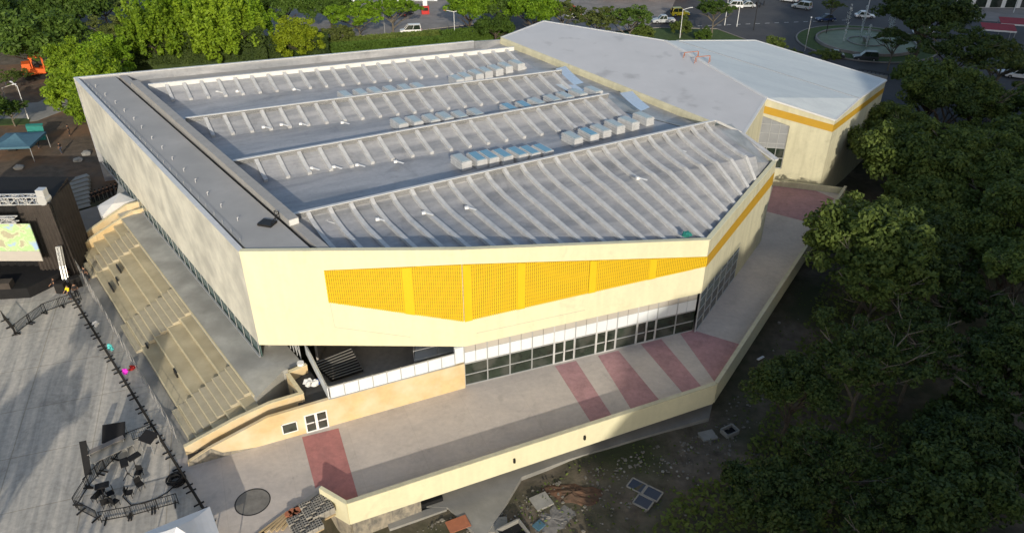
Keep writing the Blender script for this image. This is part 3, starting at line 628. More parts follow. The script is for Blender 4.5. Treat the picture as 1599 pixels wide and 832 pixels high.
def fall(p, q, z, m, name='wall', label=None):   # a wall below a roof edge
    d = Z(q - p, 0).normalized(); inn = V((-d.y, d.x, 0)) * .3
    ap(MB().prism([Z(p, z), Z(q, z), q + V((0, 0, -.12)), p + V((0, 0, -.12))], inn), name, m, label)
fall(SE1, N1, -3, M['cream_dim']); fall(WF, RF, -1, M['cream_dim']); fall(RF, TOP, -1, M['cream_dim']); fall(TOP, LF, -1, M['cream_dim'])
# curb between hall roof and annex roof: a rounded pale upstand
cb = MB(); d = (SE1 - LF); n_ = V((d.y, -d.x, 0)).normalized()
vs = []
for k in range(31):
    p = lerp(LF, SE1, k / 30); 
    for (o_, dz) in ((0.0, 0.02), (.14, -.08), (.24, -.35), (.30, -1.2)): vs.append(p - n_ * o_ * -1 + V((0, 0, dz)))
fs = [(4 * k + j, 4 * k + 4 + j, 4 * k + 5 + j, 4 * k + 1 + j) for k in range(30) for j in range(3)]
ap(cb.add(vs, fs), 'roof_curb', M['cream_dim'])
# south wall with a window recess, band
WN0 = Z(N1, 0); WS0 = Z(WS, 0); dS = (WS0 - WN0).normalized(); outS = V((dS.y, -dS.x, 0)); inS = -outS
tw = 0.40
def wp(t, z, dep=0.0): return Z(lerp(WN0, WS0, t), z) + outS * dep
zt = lambda t: lerp(11.68, 9.28, t)
ap(MB().prism([wp(tw, -3), wp(1, -3), wp(1, zt(1)), wp(0, zt(0)), wp(0, 9.35), wp(tw, 8.2)], inS * .3), 'wall', M['cream_dim'], 'cream end wall with the window recess')
ap(MB().prism([wp(0, -3), wp(tw, -3), wp(tw, 2.2), wp(0, 2.2)], inS * .28), 'wall', M['cream_dim'])
bz = lambda t: lerp(9.75, 7.75, t)
ap(MB().prism([wp(0, bz(0), .01), wp(1, bz(1), .01), wp(1, bz(1) + .95, .01), wp(0, bz(0) + .95, .01)], outS * .02), 'paint_stripe', M['ochre'])
fr = MB()
for t in (0.0, tw / 3, tw * 2 / 3, tw - .01): fr.prism([wp(t, 2.2, -.12), wp(t + .01, 2.2, -.12), wp(t + .01, 9.6 - t * 3, -.12), wp(t, 9.6 - t * 3, -.12)], inS * .1)
for z in (2.2, 3.6, 5.0, 5.6, 7.0, 8.2): fr.prism([wp(0, z, -.115), wp(tw, z, -.115), wp(tw, z + .09, -.115), wp(0, z + .09, -.115)], inS * .1)
wf = ap(fr, 'window', M['alu'])
MB().prism([wp(0, 5.05, -.16), wp(tw, 5.05, -.16), wp(tw, 8.25, -.16), wp(0, 9.5, -.16)], inS * .03).build('pane', M['dull_glazing'], wf)
MB().prism([wp(0, 2.25, -.17), wp(tw, 2.25, -.17), wp(tw, 4.98, -.17), wp(0, 4.98, -.17)], inS * .03).build('pane', M['glass'], wf)
# east wall: leans to the eave line, with band
dE = Z(WE - WS, 0).normalized(); outE = V((dE.y, -dE.x, 0))
ap(MB().prism([Z(WS, -3), Z(WE, -3), WE + V((0, 0, -.12)), SB + V((0, 0, -.12)), WS + V((0, 0, -.12))], -outE * .3), 'wall', M['cream_dim'])
ap(MB().prism([Z(WS, 7.75) + outE * .01, Z(WE, 7.3) + outE * .01, Z(WE, 8.1) + outE * .01, Z(WS, 8.7) + outE * .01], outE * .02), 'paint_stripe', M['ochre'])
# round lamp on the hall side of the annex
p = at(1150, 214, 10.4); q = MB().tube(p, p + V((.15, -.3, .05)), .42, .38, 14); q.tube(p + V((0, .1, 0)), p + V((0, .5, -.4)), .06)
ap(q, 'round_lamp', M['white'])
# two small orange trestles left on the pale roof
for (x, y), lab in (((1080, 88), 'orange trestle lying on the pale annex roof, the farther one'), ((1098, 95), 'orange trestle standing on the pale annex roof, the nearer one')):
    p = at(x, y, 13.1); q = MB()
    q.bar(p + V((-1, 0, .5)), p + V((1, .3, .6)), .08); q.bar(p + V((-1, 0, .5)), p + V((-1.2, -.3, -.3)), .07); q.bar(p + V((-1, 0, .5)), p + V((-.8, .4, -.3)), .07); q.bar(p + V((1, .3, .6)), p + V((.8, -.1, -.4)), .07); q.bar(p + V((1, .3, .6)), p + V((1.2, .7, -.4)), .07)
    tag(q.build('trestle', M['terracotta']), lab, 'trestle')

# ------------------------------------------------------------------ parapet of the deck
par = empty('deck_parapet', (0, 0, 0), 0, 'long cream parapet along the outer edge of the raised walkway', 'parapet')
PP = [V((-14.25, 39.55, 0)), V((-12.0, 38.35, 0)), V((17.6, 51.45, 0)), V((43.2, 90.35, 0))]
def wall_line(pts, z0, z1, t, m, name, parent, closed=False):
    for p, q in zip(pts, pts[1:]):
        d = (q - p).normalized(); n_ = V((d.y, -d.x, 0)) * t
        MB().prism([Z(p, z0), Z(q, z0), Z(q, z1), Z(p, z1)], n_).build(name, m, parent)
wall_line(PP[1:], -0.95, 1.25, 0.28, M['cream'], 'wall', par)
MB().prism([Z(PP[0], -.95), Z(PP[1] + V((.05, -.3, 0)), -.95), Z(PP[1] + V((.05, -.3, 0)), 1.25), Z(PP[0], 1.25)], V((.14, .26, 0))).build('wall', M['cream'], par)
MB().prism([Z(V((33.0, 93.6, 0)), .0), Z(V((43.2, 90.6, 0)), .0), Z(V((43.2, 90.6, 0)), .8), Z(V((33.0, 93.6, 0)), .8)], V((.06, .3, 0))).build('wall', M['cream_dim'], par)
for p, q in zip(PP[1:], PP[2:]):
    d = (q - p).normalized(); n_ = V((d.y, -d.x, 0)) * .14
    MB().bar(Z(p, 1.28) + n_, Z(q, 1.28) + n_, .36, .06).build('coping', M['cream_dim'], par)
for (x, y) in ((911, 688), (801, 725)):     # little wall lamps under the coping
    t = (at(x, y, 0).x + 12) / 29.6; p = Z(lerp(PP[1], PP[2], t), .15) + V((.13, -.32, 0)); MB().box(p, (.16, .2, .4), .4).build('wall_lamp', M['black_m'], par)
# retaining wall below
ret = MB()
d = (PP[2] - PP[1]).normalized(); n_ = V((d.y, -d.x, 0)); Pm = lerp(PP[1], PP[2], .17)
ret.prism([Z(PP[1], -3.2) + V((.2, -.1, 0)), Z(Pm, -3.2) - n_ * .1, Z(Pm, -.95) - n_ * .1, Z(PP[1], -.95) + V((.2, -.1, 0))], -n_ * .3)
ret.prism([Z(PP[0], -3.2), Z(PP[1], -3.2), Z(PP[1], -.95), Z(PP[0], -.95)], V((.1, .2, 0)))
tag(ret.build('retaining_wall', M['concrete_d']), 'stained concrete retaining wall under the left end of the cream parapet', 'retaining wall')
ret = MB(); q1 = Pm - n_ * 2.6; q2 = PP[2] - n_ * 2.2 + V((-1, 0, 0)); q3 = PP[3] + V((-2.2, -1, 0))
ret.prism([Z(q1, -3.2), Z(q2, -3.2), Z(q2, -.9), Z(q1, -.9)], -n_ * .3); dd = (q3 - q2).normalized()
ret.prism([Z(q2, -3.2), Z(q3, -3.2), Z(q3, -.9), Z(q2, -.9)], V((-dd.y, dd.x, 0)) * .3)
ret.prism([Z(Pm, -3.2) - n_ * .1, Z(Pm, -.95) - n_ * .1, Z(q1, -.95), Z(q1, -3.2)], d * -.3)
tag(ret.build('retaining_wall', M['concrete_d']), 'recessed dark concrete wall under the overhanging walkway', 'retaining wall')

# ------------------------------------------------------------------ ochre wall with door, white cladding, stair pit
ow = empty('ochre_wall', (0, 0, 0), 0, 'bare ochre plaster wall left of the glazed entrance, with a small window and a double door', 'wall')
W0, W1 = V((-25.3, 42.9, 0)), V((-4.12, 52.2, 0)); dW = (W1 - W0).normalized(); oW = V((dW.y, -dW.x, 0)); iW = -oW; LW = (W1 - W0).length
def ww(x, z, dep=0.0): t = (x - W0.x) / (W1.x - W0.x); return Z(lerp(W0, W1, t), z) + oW * dep
MB().prism([ww(-25.3, -.2), ww(-4.12, -.2), ww(-4.12, 2.72), ww(-14.8, 2.85), ww(-19.4, 2.7), ww(-23.6, 1.25), ww(-25.2, .45), ww(-25.3, .4)], iW * .3).build('wall', M['orange_plaster'], ow)
MB().prism([ww(-20.6, 0.0, .003), ww(-25.28, 0.0, .003), ww(-25.2, .42, .003), ww(-23.6, 1.2, .003), ww(-22.9, .45, .003)], oW * .006).build('unpainted_patch', M['concrete_d'], ow)
# window and double door (x from the picture on the wall line)
def wall_x(px_, py_):
    best = min((abs((V(at(px_, py_, z)) - ww(at(px_, py_, z).x, z)).length), z) for z in [k * .05 for k in range(70)]); p = at(px_, py_, best[1]); return p.x, best[1]
x0, z0 = -18.6, .55; x1, z1 = -17.45, 1.6
f = MB(); 
for a in ((x0, z0, x1, z0 + .08), (x0, z1 - .08, x1, z1), (x0, z0, x0 + .08, z1), (x1 - .08, z0, x1, z1)): f.prism([ww(a[0], a[1], .0), ww(a[2], a[1], .0), ww(a[2], a[3], .0), ww(a[0], a[3], .0)], oW * .06)
f = f.build('window', M['white'], ow); MB().prism([ww(x0 + .08, z0 + .08, .0), ww(x1 - .08, z0 + .08, .0), ww(x1 - .08, z1 - .08, .0), ww(x0 + .08, z1 - .08, .0)], oW * .02).build('pane', M['glass'], f)
x0 = -16.9; x1 = -15.2; z0, z1 = 0.02, 1.9
for a, b2 in ((x0, (x0 + x1) / 2), ((x0 + x1) / 2, x1)):
    f = MB()
    for q in ((a, z0, b2, z0 + .1), (a, z1 - .1, b2, z1), (a, z0 + .1, a + .1, z1 - .1), (b2 - .1, z0 + .1, b2, z1 - .1), (a + .1, .92, b2 - .1, 1.02)): f.prism([ww(q[0], q[1], .0), ww(q[2], q[1], .0), ww(q[2], q[3], .0), ww(q[0], q[3], .0)], oW * .07)
    f = f.build('door', M['white'], ow); MB().prism([ww(a + .1, z0 + .1, .0), ww(b2 - .1, z0 + .1, .0), ww(b2 - .1, z1 - .1, .0), ww(a + .1, z1 - .1, .0)], oW * .02).build('pane', M['glass'], f)
    hx = b2 - .16 if a == x0 else a + .16; MB().bar(ww(hx, .95, .1), ww(hx, 1.25, .1), .04).build('handle', M['black_m'], f)
# white cladding on the wall and round the corner
pan = empty('cladding_screen', (0, 0, 0), 0, 'row of white cladding panels on the ochre wall in front of the dark stair pit', 'screen')
for k in range(9):
    xa, xb = lerp(-14.75, -4.9, k / 9) + .03, lerp(-14.75, -4.9, (k + 1) / 9) - .03
    MB().prism([ww(xa, 2.9, -.02), ww(xb, 2.9, -.02), ww(xb, 4.05, -.02), ww(xa, 4.05, -.02)], iW * .08).build('panel', M['white_panel'], pan)
MB().prism([ww(-4.86, 2.92, -.02), ww(-4.15, 2.92, -.02), ww(-4.15, 4.55, -.02), ww(-4.86, 4.55, -.02)], iW * .3).build('panel', M['white_panel'], pan)
q0, q1 = ww(-14.9, 0), V((-18.2, 53.6, 0)); dq = (q1 - q0).normalized(); nq = V((dq.y, -dq.x, 0)) * .08
for k in range(5):
    a, b2 = lerp(q0, q1, k / 5) + dq * .03, lerp(q0, q1, (k + 1) / 5) - dq * .03
    MB().prism([Z(a, 2.7), Z(b2, 2.7), Z(b2, 4.15), Z(a, 4.15)], nq).build('panel', M['white_panel'], pan)
rl = MB(); rl.bar(ww(-14.9, 4.1, .0), ww(-4.9, 4.1, .0), .1, .06); rl.bar(ww(-14.9, 2.86, .0), ww(-4.9, 2.86, .0), .1, .06); rl.bar(Z(q0, 4.2), Z(q1, 4.2), .1, .06)
for k in range(10): x = lerp(-14.75, -4.9, k / 9); rl.bar(ww(x, 2.9, .0), ww(x, 4.2, .0), .045)
rl.build('frame', M['alu'], pan)
# stair pit under the overhang: dark seat steps and a grey slab
pit = empty('stair_pit', (0, 0, 0), 0, 'dark stepped seating in the pit under the overhanging front wall', 'seating tiers')
TLp, TRp, BRp, BLp = at(488, 567, 3.0), at(547, 543, 3.0), at(568, 578, 1.4), at(519, 594, 1.4)
for k in range(9):
    t0, t1 = k / 9, (k + 1) / 9; a0, a1, b0, b1 = lerp(TLp, BLp, t0), lerp(TLp, BLp, t1), lerp(TRp, BRp, t0), lerp(TRp, BRp, t1)
    zt_ = a0.z
    MB().prism([Z(a0, zt_), Z(b0, zt_), Z(b1, zt_), Z(a1, zt_)], (0, 0, -.3)).build('tier', M['black_m'], pit)
    MB().bar(Z(a1, zt_ + .02), Z(b1, zt_ + .02), .09, .05).build('tier_edge', M['concrete'], pit)
MB().prism([(-14.6, 49, .9), (-4.2, 53.3, .9), (-4.2, 62, .9), (-17.5, 62, .9), (-17.5, 53.6, .9)], (0, 0, -.2)).build('floor', M['pale_wood'], pit)
MB().prism([(-17.6, 54.4, .9), (-17.6, 62, .9), (-17.6, 62, 4.3), (-17.6, 54.4, 4.3)], (.2, 0, 0)).build('side_wall', M['pale_wood'], pit)
MB().prism([(-8.6, 53.0, 2.3), (-4.3, 54.8, 2.3), (-4.3, 61.5, 2.3), (-8.9, 61.5, 2.3)], (0, 0, .2)).build('landing', M['white_panel'], pit)
q = MB(); q.bar((-8.6, 53.1, 3.4), (-4.6, 54.7, 3.4), .07); q.bar((-8.6, 53.1, 2.5), (-8.6, 53.1, 3.4), .07); q.bar((-6.6, 53.9, 2.5), (-6.6, 53.9, 3.4), .07); q.bar((-8.6, 53.1, 3.4), (-8.8, 57, 3.4), .07); q.build('handrail', M['alu'], pit)
# frame posts between pit and terrace walk
sc = empty('post_row', (0, 0, 0), 0, 'row of thin grey steel posts at the corner under the hall, beside the terrace', 'posts')
for k in range(7):
    p = V((-18.5 - k * .42, 53.0 + k * .5, 2.6)); MB().bar(p, p + V((0, 0, 1.8)), .07).build('post', M['alu'], sc)
    if k < 6: MB().bar(p + V((0, 0, .2)), p + V((-.42, .5, 1.6)), .05).build('brace', M['alu'], sc)

# ------------------------------------------------------------------ grandstand
gs = empty('grandstand', (0, 0, 0), 0, 'long sandy concrete terrace of wide steps under the west wall of the hall', 'grandstand')
def g(mb, name, m, label=None):
    o = mb.build(name, m, gs)
    if label: o['label'] = label
    return o
S_E = [7.1, 8.2, 9.55, 10.85, 12.15, 13.2]; Z_E = [.5, 1.0, 1.5, 2.05]; 
U0, U1 = 51.3, 91.0
flights = [(51.9, 56.3), (66.6, 71.8), (83.2, 86.6)]
for k in range(1, 5):
    s0, s1 = S_E[k], S_E[k + 1]; zt_ = .52 * k; u0 = U0 - .35 * k
    g(MB().prism([su(s0, u0, -.1), su(s1, u0, -.1), su(s1, U1, -.1), su(s0, U1, -.1)], (0, 0, zt_ + .1)), 'terrace_step', M['terrace'])
    # pale edge, broken at the flights
    segs = []; cur = u0
    for f0, f1 in flights: segs.append((cur, f0)); cur = f1
    segs.append((cur, U1))
    for a, b2 in segs: g(MB().prism([su(s0 - .03, a, zt_ - .10), su(s0 + .07, a, zt_ - .10), su(s0 + .07, b2, zt_ - .10), su(s0 - .03, b2, zt_ - .10)], (0, 0, .12)), 'step_edge', M['nosing'])
g(MB().prism([su(7.1, 52, -.1), su(8.2, 52, -.1), su(8.2, U1, -.1), su(7.1, U1, -.1)], (0, 0, .13)), 'terrace_step', M['concrete'], 'lowest grey step at plaza level')
g(MB().prism([su(13.2, 50.6, -.1), su(16.4, 52.5, -.1), su(18.2, 52.5, -.1), su(18.2, 108, -.1), su(13.2, 93, -.1)], (0, 0, 2.7)), 'walkway', M['walk'], 'grey walkway at the top of the terrace')
MB().prism([(-18.8, 50.2, -.1), (-17.3, 47.2, -.1), (-14.8, 48.0, -.1), (-17.6, 52.0, -.1)], (0, 0, 2.3)).build('walkway', M['dark_floor'], gs)
g(MB().prism([su(13.14, 51, 2.45), su(13.26, 51, 2.45), su(13.26, 93, 2.45), su(13.14, 93, 2.45)], (0, 0, .17)), 'step_edge', M['nosing'])
for f0, f1 in flights:
    for k in range(9):
        zt_ = .26 * (k + 1); s0 = 7.7 + k * .62
        g(MB().prism([su(s0, f0, 0), su(s0 + .68, f0, 0), su(s0 + .68, f1, 0), su(s0, f1, 0)], (0, 0, min(zt_ + .05, 2.62))), 'stair_step', M['stair'])
        g(MB().prism([su(s0 - .015, f0, zt_ - .01), su(s0 + .06, f0, zt_ - .01), su(s0 + .06, f1, zt_ - .01), su(s0 - .015, f1, zt_ - .01)], (0, 0, .072)), 'stair_edge', M['nosing'])
# dark slots and a puddle-like opening in the terrace
for u_, s_, l in ((80.5, 10.2, 1.6), (79.0, 9.5, .9), (78.0, 8.7, 1.9), (66.0, 8.6, .7), (60.0, 9.4, .8)):
    g(MB().prism([su(s_, u_, 0), su(s_ + .14, u_, 0), su(s_ + .14, u_ + l, 0), su(s_, u_ + l, 0)], (0, 0, lerp(.45, 2.1, (s_ - 8.2) / 4) + .16)), 'drain_slot', M['black_m'])
# far and near ochre end walls with handrail trough
def rampwall(name, P, zs, label, t=.28):
    e = empty(name, (0, 0, 0), 0, label, 'wall')
    for (p, za), (q, zb) in zip(zip(P, zs), list(zip(P, zs))[1:]):
        d = (q - p).normalized(); n_ = V((-d.y, d.x, 0)) * t
        MB().prism([Z(p, -.1), Z(q, -.1), Z(q, zb), Z(p, za)], n_).build('wall', M['orange_plaster'], e)
        MB().bar(Z(p, za + .03) + n_ * .5, Z(q, zb + .03) + n_ * .5, t + .06, .06).build('coping', M['nosing'], e)
    return e
P0, P1, P2a, P2 = [W0 + dW * t + iW * 1.35 for t in (-.1, 4.0, 6.9, 9.6)]; P3 = at(452, 582, 3.0); P4 = at(480, 570, 3.0)
rampwall('ramp_parapet', [Z(P0, 0), Z(P1, 0), Z(P2a, 0), Z(P2, 0), Z(P3, 0), Z(P4, 0)], [.8, 2.2, 2.9, 3.0, 3.0, 3.0], 'low bent ochre parapet between the near end of the terrace and the dark ramp')
Q0 = at(105, 384, .8); Q1 = at(140, 358, 1.9); Q2 = at(196, 319, 3.3); Q3 = at(221, 313, 3.4)
rampwall('end_wall', [Z(Q3, 0), Z(Q2, 0), Z(Q1, 0), Z(Q0, 0)], [3.4, 3.3, 1.9, .8], 'sloping ochre wall closing the far end of the terrace')
off = V((1.1, -1.0, 0))
rampwall('end_wall', [Z(Q3 + off, 0), Z(Q2 + off, 0), Z(Q1 + off, 0), Z(Q0 + off, 0)], [3.1, 3.0, 1.8, .7], 'second sloping ochre wall just inside the far end of the terrace')
rp = MB(); 
for k in range(10):
    t = k / 10; a = lerp(W0, V((-18, 47, 0)), t); rp.prism([a + iW * .31, a + iW * .31 + dW * .9, a + iW * 1.34 + dW * .9, a + iW * 1.34], (0, 0, max(.05, .2 * k)))
struct('ramp', rp, M['dark_floor'])
# ------------------------------------------------------------------ trees
def leaf_cloud(name, seed, kind, m, leaf=0.055, ncl=110, per=95):
    g_ = np.random.default_rng(seed); cs = []
    if kind == 'plume':
        for _ in range(ncl):
            d = g_.normal(size=3); d /= np.linalg.norm(d)
            if d[2] < -.4: d[2] *= -.5
            lob = 1 + .18 * np.sin(4 * np.arctan2(d[1], d[0]) + seed) + .12 * np.sin(9 * np.arctan2(d[1], d[0])); rr = g_.uniform(.5, 1.0) * lob; s_ = g_.uniform(.07, .13)
            cs.append((d[0] * rr, d[1] * rr, d[2] * rr * .95 + g_.normal() * .08, s_, s_ * g_.uniform(1.6, 2.8)))
    else:
        for _ in range(ncl):
            d = g_.normal(size=3); d /= np.linalg.norm(d)
            if kind != 'round' and d[2] < -0.25: d[2] *= -.6
            if d[2] < -.5: d[2] *= -.5
            lob = 1 + .16 * np.sin(3 * np.arctan2(d[1], d[0]) + seed) + .09 * np.sin(7 * np.arctan2(d[1], d[0]) + 2 * seed)
            rr = g_.uniform(.55, .96) * lob if kind != 'lacy' else g_.uniform(.45, 1.05) * lob
            fl = {'broad': .55, 'round': .85, 'lacy': .42}[kind]; s_ = g_.uniform(.13, .24) if kind != 'lacy' else g_.uniform(.09, .18)
            cs.append((d[0] * rr, d[1] * rr, d[2] * rr * fl + g_.normal() * .04, s_, s_ * (.7 if kind != 'lacy' else .42)))
    cs = np.array(cs); idx = np.repeat(np.arange(len(cs)), per); n = len(idx)
    d = g_.normal(size=(n, 3)); d /= np.linalg.norm(d, axis=1)[:, None]; rad = g_.uniform(.35, 1.0, n) ** .6
    c = cs[idx, :3] + d * rad[:, None] * np.stack([cs[idx, 3], cs[idx, 3], cs[idx, 4]], 1)
    nrm = d * .7 + g_.normal(size=(n, 3)) * .55 + np.array([0, 0, .5]); nrm /= np.linalg.norm(nrm, axis=1)[:, None]
    t = np.cross(nrm, g_.normal(size=(n, 3))); t /= np.linalg.norm(t, axis=1)[:, None]; b_ = np.cross(nrm, t)
    sz = (leaf * g_.uniform(.6, 1.35, n))[:, None]
    v = np.stack([c - t * sz, c + b_ * sz * .55, c + t * sz, c - b_ * sz * .55], 1).reshape(-1, 3)
    me = bpy.data.meshes.new(name); me.vertices.add(4 * n); me.vertices.foreach_set('co', v.ravel()); me.loops.add(4 * n); me.loops.foreach_set('vertex_index', np.arange(4 * n, dtype=np.int32))
    me.polygons.add(n); me.polygons.foreach_set('loop_start', np.arange(0, 4 * n, 4, dtype=np.int32)); me.polygons.foreach_set('loop_total', np.full(n, 4, dtype=np.int32)); me.update(calc_edges=True)
    me.materials.append(m); return me
def trunk_mesh(name, seed, m, spread=.8, thick=.075, flat=.4, nl=9):
    """unit tree: crown centre at z = 1, crown radius 1 in plan"""
    r_ = random.Random(seed); b = MB(); p = V((0, 0, 0)); pts = [p]
    for k in range(4): p = p + V((r_.uniform(-.04, .04), r_.uniform(-.04, .04), .19)); pts.append(p)
    for k in range(4): b.tube(pts[k], pts[k + 1], thick * (1 - .14 * k), thick * (1 - .14 * (k + 1)), 7)
    for k in range(nl):
        a = 2 * math.pi * (k + r_.uniform(-.3, .3)) / nl; s_ = pts[r_.choice([2, 3, 4])]
        m1 = s_ + V((math.cos(a) * spread * .42, math.sin(a) * spread * .42, .22 + r_.uniform(0, .12)))
        m2 = m1 + V((math.cos(a + .3) * spread * .35, math.sin(a + .3) * spread * .35, .12 + r_.uniform(-.05, .15)))
        m3 = m2 + V((math.cos(a - .4) * spread * .25, math.sin(a - .4) * spread * .25, .06 + r_.uniform(-.04, .1)))
        b.tube(s_, m1, thick * .5, thick * .32, 5); b.tube(m1, m2, thick * .32, thick * .2, 5); b.tube(m2, m3, thick * .2, thick * .07, 4)
        for q in (-1, 1):
            a2 = a + q * .9; b.tube(m1, m1 + V((math.cos(a2) * .3, math.sin(a2) * .3, .16)), thick * .2, thick * .06, 4)
            b.tube(m2, m2 + V((math.cos(a2) * .22, math.sin(a2) * .22, .12)), thick * .13, thick * .05, 4)
    me = bpy.data.meshes.new(name); me.from_pydata(b.v, [], b.f); me.materials.append(m); me.update(); return me
CR = {'broad': [leaf_cloud('crown', s, 'broad', M['L_dark'], .042, 120, 120) for s in (1, 2, 3)],
      'round': [leaf_cloud('crown', s, 'round', M['L_lime'], .046, 150, 95) for s in (4, 5)],
      'lacy': [leaf_cloud('crown', s, 'lacy', M['L_olive'], .034, 95, 85) for s in (6, 7, 8)],
      'plume': [leaf_cloud('crown', s, 'plume', M['L_green'], .044, 190, 85) for s in (9, 10)]}
TK = {'pale': [trunk_mesh('trunk', s, M['bark'], .95, .05) for s in (1, 2, 3)], 'dark': [trunk_mesh('trunk', s, M['barkd'], .8, .06) for s in (4, 5)]}
tr_ = random.Random(77)
def tree(x, y, zc, r, kind, leafm, label, group=None, rz=None, squash=None, base=None, tk=None):
    z0 = gz(x, y) if base is None else base
    e = empty('tree', (x, y, z0 - .05), tr_.uniform(0, 6.28) if rz is None else rz, label, 'tree', group)
    cme = tr_.choice(CR[kind]); c = bpy.data.objects.new('crown', cme); C.objects.link(c); c.parent = e; c.location = (0, 0, zc - z0); sq = squash or 1.0; c.scale = (r, r, r * sq)
    c.material_slots[0].link = 'OBJECT'; c.material_slots[0].material = M[leafm]
    t = bpy.data.objects.new('trunk', tr_.choice(TK[tk or ('pale' if kind == 'lacy' else 'dark')])); C.objects.link(t); t.parent = e; t.scale = (r * .9, r * .9, max(1.0, zc - z0) * .92)
    return e
def ptree(px_, py_, zc, r, kind, leafm, label, group=None, **k):
    p = at(px_, py_, zc); return tree(p.x, p.y, zc, r, kind, leafm, label, group, **k)
# sunlit trees at the upper left
ptree(52, 62, 6, 9.0, 'broad', 'L_mid', 'wide mid green tree at the upper left, above the orange digger', squash=.9)
ptree(-12, 30, 6, 8, 'broad', 'L_mid', 'mid green tree cut by the left edge of the picture')
ptree(105, 18, 6, 8, 'broad', 'L_mid', 'mid green tree at the top edge left of the tall bright tree')
ptree(190, 50, 5.5, 6.5, 'lacy', 'L_olive', 'loose olive tree with thin crown between the dark tree and the tall bright one')
ptree(160, 8, 5, 6.5, 'lacy', 'L_dark', 'dark thin tree in shadow at the top edge of the picture')
for k, (x, y, r, zz, lb) in enumerate([(112, 95, 4.2, 6.0, 'upper left'), (168, 92, 4.4, 6.3, 'upper right'), (118, 138, 4.6, 5.2, 'lower left'), (150, 125, 5.2, 6.0, 'middle'), (142, 172, 3.6, 4.2, 'lowest')]):
    ptree(x, y, zz, r, 'round', 'L_lime' if k != 1 else 'L_green', 'bright lime tree behind the far west corner of the hall, %s of its clump' % lb, squash=1.05)
for k, (x, y, r, lb) in enumerate([(245, 58, 6.6, 'leftmost'), (292, 38, 8.6, 'tallest'), (345, 52, 7.4, 'third from the left'), (378, 40, 6.0, 'rightmost')]):
    ptree(x, y, 7.2, r, 'plume', 'L_green' if k % 2 else 'L_lime', 'bright green tree with upright plumes behind the hall, the %s of four' % lb, squash=1.0)
ptree(464, 62, 5.2, 4.6, 'round', 'L_yellow', 'rounded yellow green tree beside the clipped hedge', squash=1.0)
ptree(440, 8, 6, 6, 'broad', 'L_mid', 'mid green tree above the rounded yellow green tree')
ptree(512, 8, 6, 6.0, 'broad', 'L_mid', 'fresh green tree at the top edge left of the forecourt')
ptree(560, 25, 5.5, 6.5, 'lacy', 'L_green', 'thin fresh green tree at the roadside left of the white van')
ptree(612, 14, 6, 6.5, 'lacy', 'L_green', 'thin fresh green tree straight above the white van')
ptree(525, 52, 3.5, 4.0, 'lacy', 'L_olive', 'low olive tree overhanging the road left of the van')
ptree(735, 12, 6, 5.5, 'broad', 'L_green', 'green tree right of the paved forecourt')
ptree(785, 8, 6, 5.2, 'broad', 'L_mid', 'mid green tree at the top edge behind the annex peak')
ptree(775, 42, 3.5, 4.0, 'broad', 'L_mid', 'small dark green tree left of the annex peak')
ptree(835, 18, 6.5, 5.6, 'broad', 'L_green', 'green tree rising just behind the annex peak')
ptree(880, 20, 5.5, 5.0, 'lacy', 'L_olive', 'thin brownish tree beside the red and white cars')
ptree(935, 32, 5.5, 5.0, 'lacy', 'L_olive', 'bare looking thin tree behind the annex ridge')
ptree(985, 28, 6, 5.0, 'lacy', 'L_mid', 'thin green tree left of the yellow jeep')
ptree(1003, 52, 2.0, 2.6, 'round', 'L_dark', 'dark shrub on the verge below the thin green tree')
ptree(1066, 42, 1.8, 2.4, 'round', 'L_dark', 'dark shrub on the verge below the yellow jeep')
ptree(1118, 12, 6, 4.6, 'lacy', 'L_mid', 'thin tree with pale trunk left of the parked white car')
ptree(1100, 55, .9, 1.9, 'round', 'L_mid', 'low green bush on the verge behind the annex')
ptree(1210, 74, 1.5, 2.4, 'round', 'L_dark', 'dark bush against the far edge of the pale annex roof, the left one')
ptree(1238, 84, 1.2, 2.0, 'lacy', 'L_dark', 'thin dark bush against the far edge of the pale annex roof, the middle one')
ptree(1292, 86, 3.0, 2.8, 'lacy', 'L_dark', 'thin dark bush against the far edge of the pale annex roof, the right one')
ptree(1302, 8, 3, 2.6, 'lacy', 'L_dark', 'small palm like tree on the traffic island above the fountain')
# the big dark trees at the upper right and the grove
for x, y, zz, r, kd, lm_, lb in [(1445, 22, 9, 8.5, 'broad', 'L_deep', 'tall dark tree beside the fountain, reaching the top edge'), (1400, 60, 6, 4.0, 'lacy', 'L_deep', 'dark tree whose branches overlap the fountain basin'),
                         (1500, 75, 8, 7.5, 'lacy', 'L_deep', 'dark thin tree left of the red awnings'), (1565, 95, 7, 7.5, 'lacy', 'L_olive', 'brownish green thin tree under the red awnings at the right edge'),
                         (1455, 130, 7, 6.5, 'broad', 'L_dark', 'dark tree beyond the east corner of the annex'), (1530, 150, 7, 6.0, 'lacy', 'L_dark', 'thin dark tree at the far right beside the white parked car'),
                         (1398, 190, 4.5, 4.6, 'broad', 'L_dark', 'dark tree touching the east wall of the annex')]:
    ptree(x, y, zz, r, kd, lm_, lb, squash=.95)
def pxof(X, Y, Z_):
    dz = Z_ - CAM_H; d = Y * _c - dz * _s; up = Y * _s + dz * _c; return 800 + FPX * X / d, 416 - FPX * up / d
EDGE = [(60, 1420), (190, 1395), (215, 1345), (260, 1345), (300, 1372), (360, 1345), (420, 1330), (480, 1320), (560, 1310), (640, 1290), (700, 1235), (760, 1150), (800, 1110), (860, 1060), (1200, 900)]
def edge_x(py):
    for (a, xa), (b_, xb) in zip(EDGE, EDGE[1:]):
        if a <= py <= b_: return lerp(xa, xb, (py - a) / (b_ - a))
    return EDGE[0][1] if py < 60 else EDGE[-1][1]
fr_ = random.Random(11); y = 22.0
cnt = 0; placed = []
